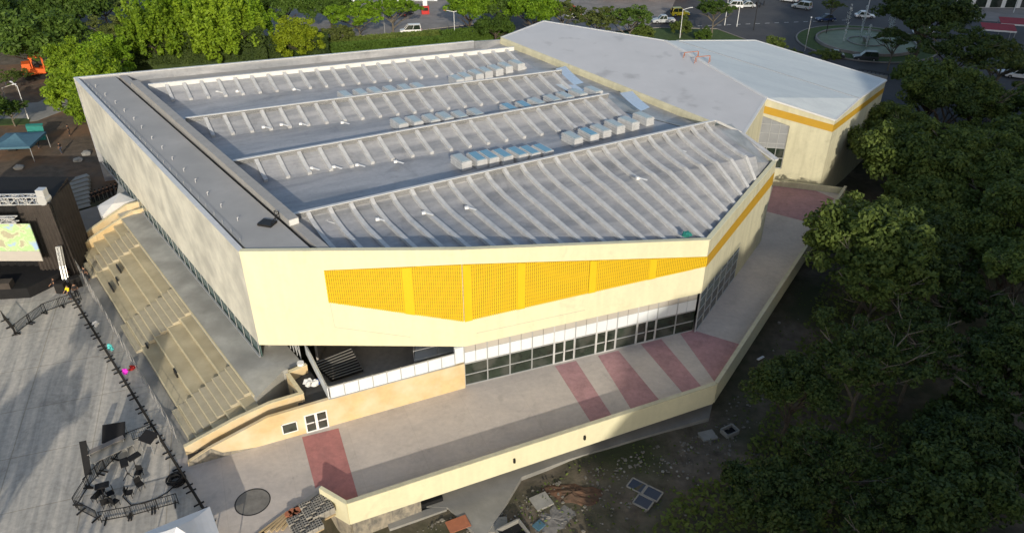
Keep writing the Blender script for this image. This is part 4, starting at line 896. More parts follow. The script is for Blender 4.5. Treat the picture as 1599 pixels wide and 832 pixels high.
kinds = [('broad', 'L_dark', 'dense dark green tree with a closed crown in the shaded grove right of the walkway'), ('lacy', 'L_dark', 'dark tree with bare pale branches showing through its crown in the shaded grove'),
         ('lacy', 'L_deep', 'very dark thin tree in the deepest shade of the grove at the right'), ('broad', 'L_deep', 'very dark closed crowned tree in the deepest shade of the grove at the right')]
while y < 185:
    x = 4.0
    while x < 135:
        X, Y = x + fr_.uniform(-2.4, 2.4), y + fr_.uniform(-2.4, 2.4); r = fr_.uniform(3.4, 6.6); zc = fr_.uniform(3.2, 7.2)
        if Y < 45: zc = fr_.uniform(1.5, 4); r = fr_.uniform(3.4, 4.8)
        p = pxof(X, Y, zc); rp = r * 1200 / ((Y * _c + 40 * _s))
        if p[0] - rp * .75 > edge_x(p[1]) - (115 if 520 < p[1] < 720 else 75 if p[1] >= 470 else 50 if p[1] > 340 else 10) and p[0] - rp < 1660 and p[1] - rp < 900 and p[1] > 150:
            deep = p[1] > 470 or fr_.random() < .15  # trees lower in view get the leaves with shade in their colour
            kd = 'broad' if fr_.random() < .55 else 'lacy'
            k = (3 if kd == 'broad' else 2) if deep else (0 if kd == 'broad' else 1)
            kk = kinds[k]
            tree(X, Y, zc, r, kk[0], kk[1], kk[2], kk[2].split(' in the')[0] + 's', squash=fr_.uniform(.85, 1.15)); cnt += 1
        x += 6.7
    y += 6.6
print('grove trees', cnt)
ptree(14, 168, 3.0, 3.0, 'lacy', 'L_mid', 'small palm like plant by the lamp posts at the left edge')
ptree(-40, 170, 4.0, 5.0, 'broad', 'L_mid', 'tree just outside the left edge by the path')
ptree(20, 120, 2.2, 2.8, 'lacy', 'L_dark', 'low dark bush in the yard left of the digger')
# off to the near left: trees whose long shadows cross the plaza
tv = V((0.17, -0.985, 0))
for i, (x, y, h, r, lb) in enumerate([(146, 512, 13, 1.9, 'first'), (66, 640, 15, 3.2, 'second'), (10, 690, 15, 3.0, 'third')]):
    T = at(x, y, 0); p = T + tv * ((h - r * .5) / .335)
    tree(p.x, p.y, h - r * .5, r, 'plume' if i % 2 == 0 else 'broad', 'L_mid', 'tree standing beyond the near edge of the plaza, the %s in line from the hall' % lb, base=-.2)
for i, (x, y, z) in enumerate([(246, 520, 1.5), (222, 560, 1.2)]):
    T = at(x, y, z); h = 17.0; p = T + tv * ((h - z) / .335); e = empty('banner_tower', (p.x, p.y, 0), 0, 'tall black speaker tower near the plaza, the %s of two' % ('wider', 'slimmer')[i], 'tower')
    MB().box((0, 0, h - 1.8), ((1.8, .9)[i], .9, 3.4), .3).build('speaker_stack', M['black'], e)
    q = MB(); [q.bar((a, b_, 0), (a, b_, h), .1) for a in (-.4, .4) for b_ in (-.4, .4)]; q.box((0, 0, .15), (2.4, 2.4, .3)); q.build('mast', M['alu'], e)
# clipped hedges
def hedge(a, b_, w_, h, m, label, n=5200, z0=-.1):
    a, b_ = V(a), V(b_); d = (b_ - a); L = d.length; d.normalize(); nn = V((-d.y, d.x, 0)); g_ = np.random.default_rng(int(L * 10))
    q = g_.uniform(0, 1, (n, 3)); side = g_.integers(0, 3, n); 
    q[side == 0, 2] = 1; q[side == 1, 1] = 0; q[side == 2, 1] = g_.integers(0, 2, (side == 2).sum())
    mb = MB(); jit = g_.normal(size=(n, 3)) * .10; nr = g_.normal(size=(n, 3))
    for i in range(n):
        c = a + d * (q[i, 0] * L) + nn * ((q[i, 1] - .5) * w_) + V((0, 0, z0 + q[i, 2] * h)) + V(jit[i]); t = V(nr[i]).normalized(); u_ = t.orthogonal().normalized(); s_ = .22
        mb.add([c - t * s_, c + u_ * s_ * .6, c + t * s_, c - u_ * s_ * .6], [(0, 1, 2, 3)])
    mb2 = MB(); mb2.prism([Z(a - nn * w_ * .44, z0), Z(b_ - nn * w_ * .44, z0), Z(b_ + nn * w_ * .44, z0), Z(a + nn * w_ * .44, z0)], (0, 0, h * .95))
    o_ = mb.add(mb2.v, mb2.f).build('hedge', M[m]); tag(o_, label, 'hedge')
hedge(at(205, 96, 3), at(420, 84, 3), 5, 5.2, 'L_deep', 'tall dark clipped hedge below the tall bright trees', 7000, -.2)  # the hall's shadow on these two dark hedges is put into their leaf colour
hedge(at(405, 90, 2), at(515, 83, 2), 4, 3.6, 'L_deep', 'dark clipped hedge below the rounded yellow green tree', 4000, -.2)
hedge(at(470, 84, 1), at(700, 68, 1), 1.6, 1.5, 'L_mid', 'low clipped hedge nearer the hall, along the verge', 6000, -.1)
hedge(at(480, 75, 1), at(690, 58, 1), 1.4, 1.4, 'L_dark', 'low clipped hedge along the kerb of the road below the van', 6000, -.1)
hedge(at(690, 64, 1), at(800, 52, 1), 3.0, 1.8, 'L_mid', 'low hedge behind the twin armed street lamp', 4000, -.1)
# ground cover between trees and walkway
def ground_cover(name, label, poly, n, m, size, h):
    r_ = random.Random(n); mb = MB(); xs = [p[0] for p in poly]; ys = [p[1] for p in poly]
    def inside(x, y):
        c = False; j = len(poly) - 1
        for i in range(len(poly)):
            if (poly[i][1] > y) != (poly[j][1] > y) and x < (poly[j][0] - poly[i][0]) * (y - poly[i][1]) / (poly[j][1] - poly[i][1]) + poly[i][0]: c = not c
            j = i
        return c
    k = 0
    while k < n:
        x, y = r_.uniform(min(xs), max(xs)), r_.uniform(min(ys), max(ys))
        if not inside(x, y): k += .2; continue
        if math.sin(x * .9 + 2 * math.sin(y * .5)) * math.sin(y * .8 + math.sin(x * .6)) < -.15: k += .3; continue
        p = at(x, y, -2.7); p.z = gz(p.x, p.y) + r_.uniform(0, h); s_ = size * r_.uniform(.5, 1.4); t = V((r_.uniform(-1, 1), r_.uniform(-1, 1), r_.uniform(-.3, .6))).normalized(); u_ = t.orthogonal().normalized()
        mb.add([p - t * s_, p + u_ * s_ * .5, p + t * s_, p - u_ * s_ * .5], [(0, 1, 2, 3)]); k += 1
    tag(mb.build(name, M[m]), label, kind='stuff')
ground_cover('undergrowth', 'dark low undergrowth at the foot of the grove', [(1020, 832), (1060, 770), (1150, 740), (1200, 640), (1260, 500), (1330, 330), (1400, 400), (1400, 832)], 9000, 'L_dark', .22, .9)
ground_cover('weeds', 'thin weeds scattered over the rubble ground', [(800, 832), (760, 800), (900, 720), (1100, 660), (1200, 560), (1260, 420), (1330, 330), (1200, 700), (1050, 832)], 1500, 'L_dark', .13, .2)

# ------------------------------------------------------------------ rubble and loose pieces outside the parapet
def rubble(name, label, spots, n, m, seed):
    r_ = random.Random(seed); mb = MB()
    for k in range(n):
        cx, cy, sx, sy = r_.choice(spots); x, y = r_.gauss(cx, sx), r_.gauss(cy, sy); p = at(x, y, -2.6)
        if p.x < -13.3 or (p.y - 38.2) > (p.x + 12) * .443 - 1.2 and p.x < 17.8 or (p.x > 17.8 and p.x < 17.8 + (p.y - 51.7) * .66 + 1): continue
        p.z = gz(p.x, p.y) + .02; s_ = abs(r_.gauss(0, .075)) + .025
        q1, q2 = r_.uniform(0, 6.28), r_.uniform(.5, 1.6); mb.prism([p + V((s_ * r_.uniform(.5, 1.1) * math.cos(q1 + a_) * q2, s_ * r_.uniform(.5, 1.1) * math.sin(q1 + a_), 0)) for a_ in (0, 1.3, 2.5, 3.9, 5.1)], (r_.uniform(-.3, .3) * s_, r_.uniform(-.3, .3) * s_, s_ * .6))
    tag(mb.build(name, m), label, kind='stuff')
rubble('rubble', 'small pale stones and rubble scattered on the ground', [(960, 730, 60, 18), (900, 760, 60, 30), (1080, 690, 60, 20), (640, 815, 40, 10), (700, 800, 30, 14), (1150, 650, 50, 40), (830, 790, 40, 22)], 1100, M['rubble'], 3)
rubble('gravel', 'white chips and litter strewn over the soil', [(960, 725, 50, 14), (860, 800, 70, 20), (1100, 700, 80, 30), (1180, 560, 50, 60), (1000, 760, 90, 30)], 110, M['block'], 4)
px_soil = MB()
def heap(px_, py_, r, h, m, label, name='soil_heap', seed=1):
    r_ = random.Random(seed); c = at(px_, py_, -2.6); c.z = gz(c.x, c.y) - .05; vs = [c + V((0, 0, h))]; fs = []; N_ = 22; K = 5
    for k in range(1, K + 1):
        for j in range(N_):
            a = 2 * math.pi * j / N_; rr = r * k / K * (1 + .25 * math.sin(2 * a + seed) + .12 * math.sin(5 * a)); vs.append(c + V((rr * math.cos(a), rr * .7 * math.sin(a), h * (1 - k / K) ** .8 * r_.uniform(.6, 1.3) - (.2 if k == K else 0))))
    for j in range(N_): fs.append((0, 1 + j, 1 + (j + 1) % N_))
    for k in range(K - 1):
        for j in range(N_): a0 = 1 + k * N_; fs.append((a0 + j, a0 + N_ + j, a0 + N_ + (j + 1) % N_, a0 + (j + 1) % N_))
    tag(MB().add(vs, fs).build(name, m), label, 'heap')
heap(895, 768, 2.3, .35, mat('red_soil', (0.14, 0.075, 0.045), .95, .4, 2.0, .9, 5, col2=(.09, .065, .045)), 'low heap of reddish soil on the rubble ground', seed=2)
heap(862, 808, 2.6, .15, mat('cement_dust', (.20, .19, .175), .95, .3, 1.5, .6, 4), 'low grey spill of hardened cement on the rubble ground', 'cement_spill', seed=5)
def slab(px_, py_, sx, sy, sz, rz, m, name, label, z=None):
    p = at(px_, py_, -2.6); p.z = gz(p.x, p.y) + sz / 2 if z is None else z; tag(MB().box(p, (sx, sy, sz), rz).build(name, m, bevel=.02), label, 'slab')
slab(846, 782, 1.5, 1.4, .18, .5, M['concrete'], 'concrete_slab', 'square grey concrete slab lying beside the reddish soil heap')
slab(1106, 679, 1.4, 1.1, .2, .3, M['concrete'], 'concrete_slab', 'small grey concrete slab on the ground near the open pit box')
slab(778, 818, 1.5, 1.4, .2, .1, M['concrete'], 'concrete_slab', 'square rough concrete slab at the bottom beside the apron')
slab(842, 819, .8, .7, .15, .8, M['blue_tarp'], 'blue_board', 'small bluish board lying near the bottom edge of the picture')
slab(716, 820, 1.7, 1.2, .05, .45, M['terracotta'], 'clay_sheet', 'flat patch of orange brown sheet beside the concrete apron', z=-2.42)
slab(652, 806, 4.6, .7, .25, .42, M['concrete'], 'concrete_beam', 'long pale concrete beam lying below the retaining wall')
slab(640, 797, 5.4, .45, .5, .42, M['black'], 'dark_pipe_stack', 'long black bundle lying against the retaining wall')
slab(1188, 560, .9, .25, .12, .6, M['white'], 'white_board', 'small whitish board on the dark ground right of the walkway')
def open_box(px_, py_, sx, sy, h, rz, label):
    p = at(px_, py_, -2.5); p.z = gz(p.x, p.y) + h / 2; e = empty('pit_box', p, rz, label, 'pit box'); t = .12
    for c, s_ in (((-sx / 2, 0, 0), (t, sy, h)), ((sx / 2, 0, 0), (t, sy, h)), ((0, -sy / 2, 0), (sx - t, t, h)), ((0, sy / 2, 0), (sx - t, t, h))): MB().box(c, s_).build('side', M['concrete'], e)
    MB().box((0, 0, -h * .35), (sx - t, sy - t, .05)).build('bottom', M['black'], e)
open_box(803, 836, 2.0, 1.9, .5, .55, 'open square concrete pit box cut by the bottom edge'); open_box(1140, 673, 1.3, .9, .4, .5, 'small open concrete pit box near the edge of the grove')
e = at(1006, 768, -2.6); e.z = gz(e.x, e.y) + .1; e = empty('window_frame', e, -.62, 'discarded frame with three dark blue panes lying on the ground', 'window frame')
for c in ((-.85, .45), (.55, .45), (0.35, -.75)):
    f = MB(); 
    for a, b2 in (((-.65, -.55), (.65, -.55)), ((.65, -.55), (.65, .55)), ((.65, .55), (-.65, .55)), ((-.65, .55), (-.65, -.55))): f.bar((c[0] + a[0], c[1] + a[1], .05), (c[0] + b2[0], c[1] + b2[1], .05), .11)
    f = f.build('frame', M['block'], e); MB().box((c[0], c[1], .04), (1.2, 1.0, .03)).build('pane', M['glass_blue'] if False else glass_mat('dull_blue_glass', (.035, .05, .08), .4), f)

# building material at the left end of the parapet
mp_ = at(455, 800, 0)
for k in range(8):
    a = at(497 - k * 10, 768 + k * 7.5, .08 + .05 * (k % 2)); b_ = a + V((-3.0, -3.4, 0)) * (.9 + .1 * (k % 3))
    tag(MB().bar(a, b_, .32, .08).build('board', M['pale_wood']), 'pale grey board in the fan of boards beside the parapet end', 'board', 'boards beside the parapet end')
def blocks(px_, py_, n1, n2, rz, label, lay=3):
    p = at(px_, py_, 0); e = empty('block_pallet', p, rz, label, 'pallet')
    for k in range(5): MB().box((0, -.9 + k * .45, .07), (2.0, .16, .1)).build('pallet_board', M['wood'], e)
    b = MB(); hl = MB()
    for i in range(n1):
        for j in range(n2):
            for l in range(lay):
                if l == lay - 1 and (i * 7 + j * 3) % 5 == 0: continue
                c = ((i - n1 / 2 + .5) * .42, (j - n2 / 2 + .5) * .22, .22 + l * .2); b.box(c, (.39, .19, .19))
                if l >= lay - 2:
                    for s_ in (-1, 1): hl.box((c[0] + s_ * .095, c[1], c[2] + .097), (.12, .1, .01))
    b.add(hl.v, hl.f, 1); b.build('cement_blocks', [M['block'], M['black']], e)
blocks(497, 800, 5, 8, .6, 'pallet of grey hollow cement blocks right against the parapet end'); blocks(478, 822, 5, 9, .6, 'pallet of grey hollow cement blocks at the bottom edge left of the parapet', 2)
for k in range(5):
    a = at(405 + k * 9, 832 - k * 1.2, .15 + .03 * k); b_ = at(448 + k * 5, 800 - k * 1.5, .15 + .03 * k)
    tag(MB().bar(a, b_, .16, .12).build('timber', M['wood']), 'yellowish timber length in the low stack left of the clay pots', 'timber', 'timber lengths left of the clay pots')
for k, (x, y) in enumerate(((452, 808), (458, 804), (464, 808), (459, 812), (466, 802))):
    p = at(x, y, 0); q = MB(); q.tube(p, p + V((0, 0, .45)), .16, .24, 12); q.tube(p + V((0, 0, .40)), p + V((0, 0, .47)), .27, .27, 12)
    q.build('flower_pot', M['terracotta']).update_tag(); o_ = C.objects[-1]; tag(o_, 'terracotta pot in the small cluster between timber and cement blocks', 'pot', 'terracotta pots by the cement blocks')

# ------------------------------------------------------------------ people
def skin_obj(name, pts, edges, rads, m, parent, root=0):
    me = bpy.data.meshes.new(name); me.from_pydata(pts, edges, []); me.materials.append(m); o_ = bpy.data.objects.new(name, me); C.objects.link(o_); o_.parent = parent
    md = o_.modifiers.new('skin', 'SKIN'); md.use_smooth_shade = True
    for i, r in enumerate(rads): me.skin_vertices[0].data[i].radius = (r, r) if not isinstance(r, tuple) else r; 
    me.skin_vertices[0].data[root].use_root = True
    sd = o_.modifiers.new('sub', 'SUBSURF'); sd.levels = 1; sd.render_levels = 1
    return o_
def person(loc, rz, label, shirt, trousers='jeans', pose='stand', group=None):
    e = empty('person', loc, rz, label, 'person', group)
    st_ = {'stand': .0, 'walk': .28}[pose if pose in ('stand', 'walk') else 'stand']; arm = .05 if pose != 'reach' else .45
    P = [(0, 0, .95), (0, 0, 1.2), (0, 0, 1.42), (0, .01, 1.52), (0, .02, 1.64), (0, .01, 1.72),
         (.17, 0, 1.42), (.25, arm * .4, 1.14), (.27, arm, .90), (.275, arm + .03, .80), (-.17, 0, 1.42), (-.25, arm * .4 - st_ * .2, 1.14), (-.27, arm - st_ * .3, .90), (-.275, arm + .03 - st_ * .3, .80),
         (.09, 0, .90), (.10, st_ * .5, .50), (.10, st_ * .9, .08), (.10, st_ * .9 + .14, .04), (-.09, 0, .90), (-.10, -st_ * .4, .50), (-.10, -st_ * .9, .08), (-.10, -st_ * .9 + .14, .04)]
    E = [(0, 1), (1, 2), (2, 3), (3, 4), (4, 5), (2, 6), (6, 7), (7, 8), (8, 9), (2, 10), (10, 11), (11, 12), (12, 13), (0, 14), (14, 15), (15, 16), (16, 17), (0, 18), (18, 19), (19, 20), (20, 21)]
    Rr = [.14, .12, .13, .055, .095, .085, .065, .045, .035, .042, .065, .045, .035, .042, .085, .058, .04, .045, .085, .058, .04, .045]
    skin_obj('body', P, E, Rr, M['skin'], e)
    Ps = [P[0], P[1], P[2], P[6], P[7], P[10], P[11]]; skin_obj('shirt', Ps, [(0, 1), (1, 2), (2, 3), (3, 4), (2, 5), (5, 6)], [.165, .15, .16, .09, .07, .09, .07], M[shirt], e)
    Pt = [P[0], P[14], P[15], P[16], P[18], P[19], P[20]]; skin_obj('trousers', Pt, [(0, 1), (1, 2), (2, 3), (0, 4), (4, 5), (5, 6)], [.16, .105, .08, .062, .105, .08, .062], M[trousers], e)
    h = MB(); h.tube((0, -.015, 1.66), (0, -.01, 1.80), .112, .06, 10); h.tube((0, -.01, 1.795), (0, -.01, 1.82), .062, .02, 10); h.build('hair', M['hair'], e, smooth=True)
    return e
def pp(x, y, z=0.0): return at(x, y, z)
person(pp(112, 467), 2.6, 'person in a bright yellow shirt standing by the stage corner', 'y_shirt', 'jeans', 'reach')
person(pp(122, 464), .6, 'person in black beside the one in the yellow shirt', 'd_shirt', 'd_shirt')
person(pp(90, 455), 1.6, 'person in black leaning at the stage barrier left of the yellow shirt', 'd_shirt', 'jeans', 'reach')
person(pp(137, 438, .25), 2.9, 'person in black walking on the lowest terrace step', 'd_shirt', 'd_shirt', 'walk')
person(pp(108, 440), .4, 'person in brownish red behind the yellow shirt by the speaker truss', 'r_shirt', 'jeans')
person(pp(84, 337, .3), .3, 'person in black walking down the grey steps by the stage', 'd_shirt', 'd_shirt', 'walk')
person(pp(97, 240, -.1), 1.1, 'person in black walking across the brown soil yard', 'd_shirt', 'jeans', 'walk')
person(pp(110, 212, -.1), 2.1, 'person in dark clothes standing on the soil near the lime trees', 'd_shirt', 'd_shirt')
person(pp(62, 232, -.1), 2.1, 'person in a red shirt beside the teal cloth', 'r_shirt', 'jeans')
person(pp(103, 384, 0), 2.1, 'person in a red shirt behind the stage drape', 'r_shirt', 'd_shirt')
person(pp(11, 135, -.1), 2.1, 'person in a pale pink shirt by the path at the left edge', 'w_shirt', 'jeans')
for k in range(9):
    person(pp(148 + k * 6.2, 318 - k * 2.3), .3 * k, 'dark dressed person in the row standing behind the white canopy', 'd_shirt', 'd_shirt', group='people in a row behind the white canopy')

# ------------------------------------------------------------------ barriers
def barrier_proto():
    e = empty('crowd_barrier', (0, 0, 0), 0, 'black steel crowd barrier in the long straight line between plaza and terrace', 'barrier', 'crowd barriers in the long line')
    f = MB(); f.bar((-1.05, 0, 1.08), (1.05, 0, 1.08), .05); f.bar((-1.05, 0, .18), (1.05, 0, .18), .05); f.bar((-1.05, 0, .0), (-1.05, 0, 1.1), .05); f.bar((1.05, 0, .0), (1.05, 0, 1.1), .05); f.build('frame', M['black_m'], e)
    b = MB(); [b.bar((-1.05 + k * .15, 0, .18), (-1.05 + k * .15, 0, 1.08), .022) for k in range(1, 14)]; b.build('bars', M['black_m'], e)
    for x in (-.8, .8): MB().bar((x, -.38, .04), (x, .38, .04), .09).build('foot', M['black_m'], e)
    return e
bp_ = barrier_proto(); first = True
def barrier(a, b_, label=None, group=None):
    global first
    d = b_ - a; m_ = (a + b_) / 2; rz = math.atan2(d.y, d.x)
    if first: bp_.location = m_; bp_.rotation_euler = (0, 0, rz); first = False; o_ = bp_
    else: o_ = copy_tree(bp_, m_, rz)
    if label: o_['label'] = label; o_['group'] = group
a, b_ = at(112, 463), at(333, 822); n = int((b_ - a).length / 2.2)
for k in range(n): barrier(lerp(a, b_, k / n), lerp(a, b_, (k + 1) / n - .004))
tube = MB(); tube.bar(a + V((.0, 0, .5)), b_ + V((0, 0, .5)), .10, .9)
pen = 'crowd barriers round the sound desk'; pl_ = 'black steel crowd barrier in the ring round the sound desk'
for pl in ([(272, 788), (240, 797), (208, 806), (160, 815), (119, 794), (142, 757), (160, 738), (178, 720), (203, 692)], [(205, 690), (232, 680)]):
    for p, q in zip(pl, pl[1:]):
        P, Q = at(*p), at(*q); m_ = max(1, round((Q - P).length / 2.2))
        for k in range(m_): barrier(lerp(P, Q, k / m_), lerp(P, Q, (k + 1) / m_), pl_, pen)
for pl in ([(8, 500), (26, 522), (48, 505), (72, 488), (100, 478), (122, 470)],):
    for p, q in zip(pl, pl[1:]):
        P, Q = at(*p), at(*q); m_ = max(1, round((Q - P).length / 2.2))
        for k in range(m_): barrier(lerp(P, Q, k / m_), lerp(P, Q, (k + 1) / m_), 'black steel crowd barrier in the bent row in front of the stage', 'crowd barriers in front of the stage')
def cloth(px_, py_, z, m, label, s_=.5):
    p = at(px_, py_, z); r_ = random.Random(px_); q = MB()
    for k in range(5): c = p + V((r_.uniform(-.15, .15), r_.uniform(-.15, .15), r_.uniform(-.25, .1))); q.tube(c, c + V((r_.uniform(-.2, .2), r_.uniform(-.2, .2), .22)), s_ * .3, s_ * .18, 7)
    tag(q.build('cloth', M[m]), label, 'cloth')
cloth(195, 580, .9, 'magenta', 'magenta cloth bundle hung over the long barrier line', .6); cloth(173, 542, .9, 'cyan', 'pale turquoise cloth hung over the long barrier line', .6); cloth(150, 505, 1.0, 'w_shirt', 'white cloth hung over the long barrier line', .6)
cloth(207, 574, .1, 'red', 'red cloth lying between barrier line and terrace', .6)
# scaffold lines and railings on the terrace foot (light tubular frames)
rt = empty('scaffold_rail', (0, 0, 0), 0, 'light tubular scaffold railing standing along the foot of the terrace', 'railing')
for k in range(24):
    p = su(6.9, 52.5 + k * 1.55, 0.0); MB().bar(p, p + V((0, 0, 1.9)), .03).build('post', M['beam'], rt)
q = MB()
for zz in (.9, 1.85): q.bar(su(6.9, 52.5, zz), su(6.9, 88, zz), .025)
for k in range(0, 22, 2): q.bar(su(6.9, 52.5 + k * 1.55, .1), su(6.9, 52.5 + (k + 1) * 1.55, 1.85), .02)
q.build('rail', M['beam'], rt)

# ------------------------------------------------------------------ sound desk area
def tsheet(px_, py_, z, sx, sy, rz, tilt, m, name, label, cat, legs=True):
    p = at(px_, py_, z); e = empty(name, (p.x, p.y, 0), rz, label, cat); cs = math.cos(tilt); sn = math.sin(tilt)
    q = MB(); q.prism([(-sx / 2, -sy / 2 * cs, z - sy / 2 * sn), (sx / 2, -sy / 2 * cs, z - sy / 2 * sn), (sx / 2, sy / 2 * cs, z + sy / 2 * sn), (-sx / 2, sy / 2 * cs, z + sy / 2 * sn)], (0, 0, .05)); q.build('top', M[m], e)
    if legs:
        for i in (-1, 1):
            for j in (-1, 1): MB().bar((i * sx * .45, j * sy * .42 * cs, 0), (i * sx * .45, j * sy * .42 * cs, z + j * sy * .42 * sn), .05).build('leg', M['alu'], e)
tsheet(178, 675, 1.6, 1.7, 1.5, .25, .5, 'black', 'screen_panel', 'large black tilted panel standing behind the grey sound desk', 'panel')
tsheet(232, 682, 1.3, 1.3, 1.0, -.4, .3, 'black', 'screen_panel', 'black panel on legs by the barrier line, right of the sound desk', 'panel')
tsheet(134, 715, 1.3, .5, 2.6, .35, .9, 'black', 'banner', 'narrow black banner leaning left of the sound desk', 'banner')
tsheet(174, 700, 1.15, 3.2, 1.5, .72, .0, 'concrete', 'sound_desk', 'grey covered sound desk with a long top', 'desk'); 
tsheet(165, 695, 1.45, 2.8, .5, .72, .0, 'pavement', 'equipment_shelf', 'pale narrow shelf behind the sound desk', 'shelf')
def chair(px_, py_, rz, label):
    p = at(px_, py_, 0); e = empty('chair', p, rz, label, 'chair', 'black chairs inside the sound pen'); MB().box((0, 0, .46), (.5, .5, .06)).build('seat', M['black'], e); MB().box((0, .24, .75), (.48, .05, .5)).build('backrest', M['black'], e)
    for i in (-1, 1):
        for j in (-1, 1): MB().bar((i * .2, j * .2, 0), (i * .2, j * .2, .45), .035).build('leg', M['black_m'], e)
for k, (x, y) in enumerate(((219, 744), (221, 762), (204, 775), (182, 789), (167, 790), (152, 781), (175, 776), (160, 774))): chair(x, y, .9 * k, 'black chair among the loose chairs inside the sound pen')
def stand(px_, py_, rz, label):
    p = at(px_, py_, 0); e = empty('equipment_stand', p, rz, label, 'stand'); q = MB(); q.bar((0, 0, .3), (0, 0, 1.5), .05)
    for a in (0, 2.1, 4.2): q.bar((0, 0, .5), (.45 * math.cos(a), .45 * math.sin(a), 0), .04)
    q.build('tripod', M['black_m'], e); MB().box((.1, 0, 1.5), (.95, .55, .12), .2).build('tray', M['black'], e)
stand(215, 735, .7, 'black tray stand in the middle of the sound pen'); stand(202, 745, 1.9, 'black tripod stand left of the tray stand'); stand(166, 780, .2, 'black tray stand near the front barriers of the pen')
q = MB(); r_ = random.Random(8); p = at(276, 752, 0)
for k in range(46):
    a = r_.uniform(0, 6.28); z_ = r_.uniform(.08, .5); prev = None; rr = r_.uniform(.3, .75)
    for j in range(7): t = a + j * .5; c = p + V((rr * math.cos(t), rr * math.sin(t), z_ + r_.uniform(-.04, .06))); (q.bar(prev, c, .05) if prev is not None else None); prev = c
tag(q.build('cable_coil', M['black']), 'big tangled coil of black cable beside the barrier line', 'cable')
q = MB(); prev = None
for x, y in ((276, 755), (262, 768), (245, 778), (225, 785), (205, 788), (192, 775), (200, 760)):
    c = at(x, y, .03); (q.bar(prev, c, .06) if prev is not None else None); prev = c
tag(q.build('cable', M['black']), 'loose black cable running from the coil into the sound pen', 'cable')

# ------------------------------------------------------------------ tents
def tent(cx, cy, half, z0, z1, rz, label, m='tent', legs=True, name='canopy_tent'):
    e = empty(name, (cx, cy, 0), rz, label, 'tent'); cn = [V((sx * half, sy * half, z0)) for sx, sy in ((-1, -1), (1, -1), (1, 1), (-1, 1))]; ap_ = V((0, 0, z1))
    q = MB(); vs = []; fs = []
    for k in range(4):
        a, b2 = cn[k], cn[(k + 1) % 4]; base = len(vs); n_ = 6
        for i in range(n_ + 1):
            for j in range(n_ + 1):
                t = i / n_; s_ = j / n_; p = lerp(lerp(a, b2, s_), ap_, t); vs.append(p - V((0, 0, .22 * math.sin(math.pi * t))))
        fs += [(base + i * (n_ + 1) + j, base + i * (n_ + 1) + j + 1, base + (i + 1) * (n_ + 1) + j + 1, base + (i + 1) * (n_ + 1) + j) for i in range(n_) for j in range(n_)]
    q.add(vs, fs); q.build('roof', M[m], e)
    v_ = MB()
    for k in range(4): a, b2 = cn[k], cn[(k + 1) % 4]; v_.prism([a, b2, b2 - V((0, 0, .3)), a - V((0, 0, .3))], (ap_ - a).normalized() * .01)
    v_.build('valance', M[m], e)
    for c in cn: MB().bar((c.x * .98, c.y * .98, 0), (c.x * .98, c.y * .98, z0), .07).build('leg', M['alu'], e)
p = at(276, 822, 4.2); tent(p.x, p.y, 2.3, 2.5, 4.2, .55, 'white peaked canopy tent cut by the bottom edge of the picture')
p = at(24, 208, 3.4); tent(p.x, p.y, 2.8, 2.4, 3.4, .1, 'faded blue canopy in the yard at the left edge', 'blue_tarp')
q = MB(); a = at(48, 220, -.1); 
q.add([a + V((0, 0, 2.3)), a + V((2.2, .6, 2.1)), a + V((2.4, .2, .1)), a + V((.4, -.5, .1))], [(0, 1, 2, 3)]); q.prism([a + V((0, 0, 2.35)), a + V((2.2, .6, 2.15)), a + V((2.0, 1.2, 2.3)), a + V((-.2, .6, 2.4))], (0, 0, .05))
tag(q.build('hanging_cloth', M['teal']), 'teal cloth hanging beside the faded blue canopy', 'cloth')
# small gear under the blue canopy
for k, (x, y) in enumerate(((10, 228), (20, 230), (32, 228), (42, 226))):
    c = at(x, y, .4); tag(MB().box(c, (1.2, .8, .9), .1 * k).build('gear_crate', M['black_m'], bevel=.04), 'dark gear crate in the row under the faded blue canopy', 'crate', 'gear crates under the blue canopy')
# long white canopy by the far end of the terrace
e = empty('long_canopy', (0, 0, 0), 0, 'white flat sided canopy behind the sloping ochre end wall', 'tent'); A1, A2, A3, A4 = at(152, 322, 2.8), at(196, 303, 2.8), at(212, 312, 2.8), at(160, 338, 2.8)
ap2 = at(172, 312, 3.6)
MB().add([A1, A2, A3, A4, lerp(A1, A4, .5) + V((1.5, .5, .7)), lerp(A2, A3, .5) + V((-1, -.3, .7))], [(0, 1, 5, 4), (3, 2, 5, 4), (0, 3, 4), (1, 2, 5)]).build('roof', M['tent'], e)
for p, q_ in ((A1, A4), (A4, A3)): MB().prism([p, q_, q_ - V((0, 0, 1.0)), p - V((0, 0, 1.0))], (.03, .03, 0)).build('side_cloth', M['tent'], e)
for p in (A1, A2, A3, A4): MB().bar(p, Z(p, 0), .08).build('leg', M['alu'], e)

# ------------------------------------------------------------------ stage
stg = empty('stage', (0, 0, 0), 0, 'black draped concert stage with bright lattice trusses at the left edge', 'stage')
def lattice_truss(a, b_, w_, n, name, parent, m='truss', vert=False):
    a, b_ = V(a), V(b_); d = (b_ - a).normalized(); up = V((0, 0, 1)) if not vert else V((0, 1, 0)); sd = d.cross(up).normalized(); up = sd.cross(d).normalized(); q = MB()
    cs = [(sd * i + up * j) * w_ / 2 for i, j in ((-1, -1), (1, -1), (1, 1), (-1, 1))]
    for c in cs: q.bar(a + c, b_ + c, .10)
    for k in range(n):
        p0, p1 = lerp(a, b_, k / n), lerp(a, b_, (k + 1) / n)
        for i in range(4): c0_, c1_ = cs[i], cs[(i + 1) % 4]; (q.bar(p0 + c0_, p1 + c1_, .07) if k % 2 == 0 else q.bar(p0 + c1_, p1 + c0_, .07)); q.bar(p0 + c0_, p0 + c1_, .07)
    return q.build(name, M[m], parent)
def gp(x, Y, z): return V((x, Y, z))
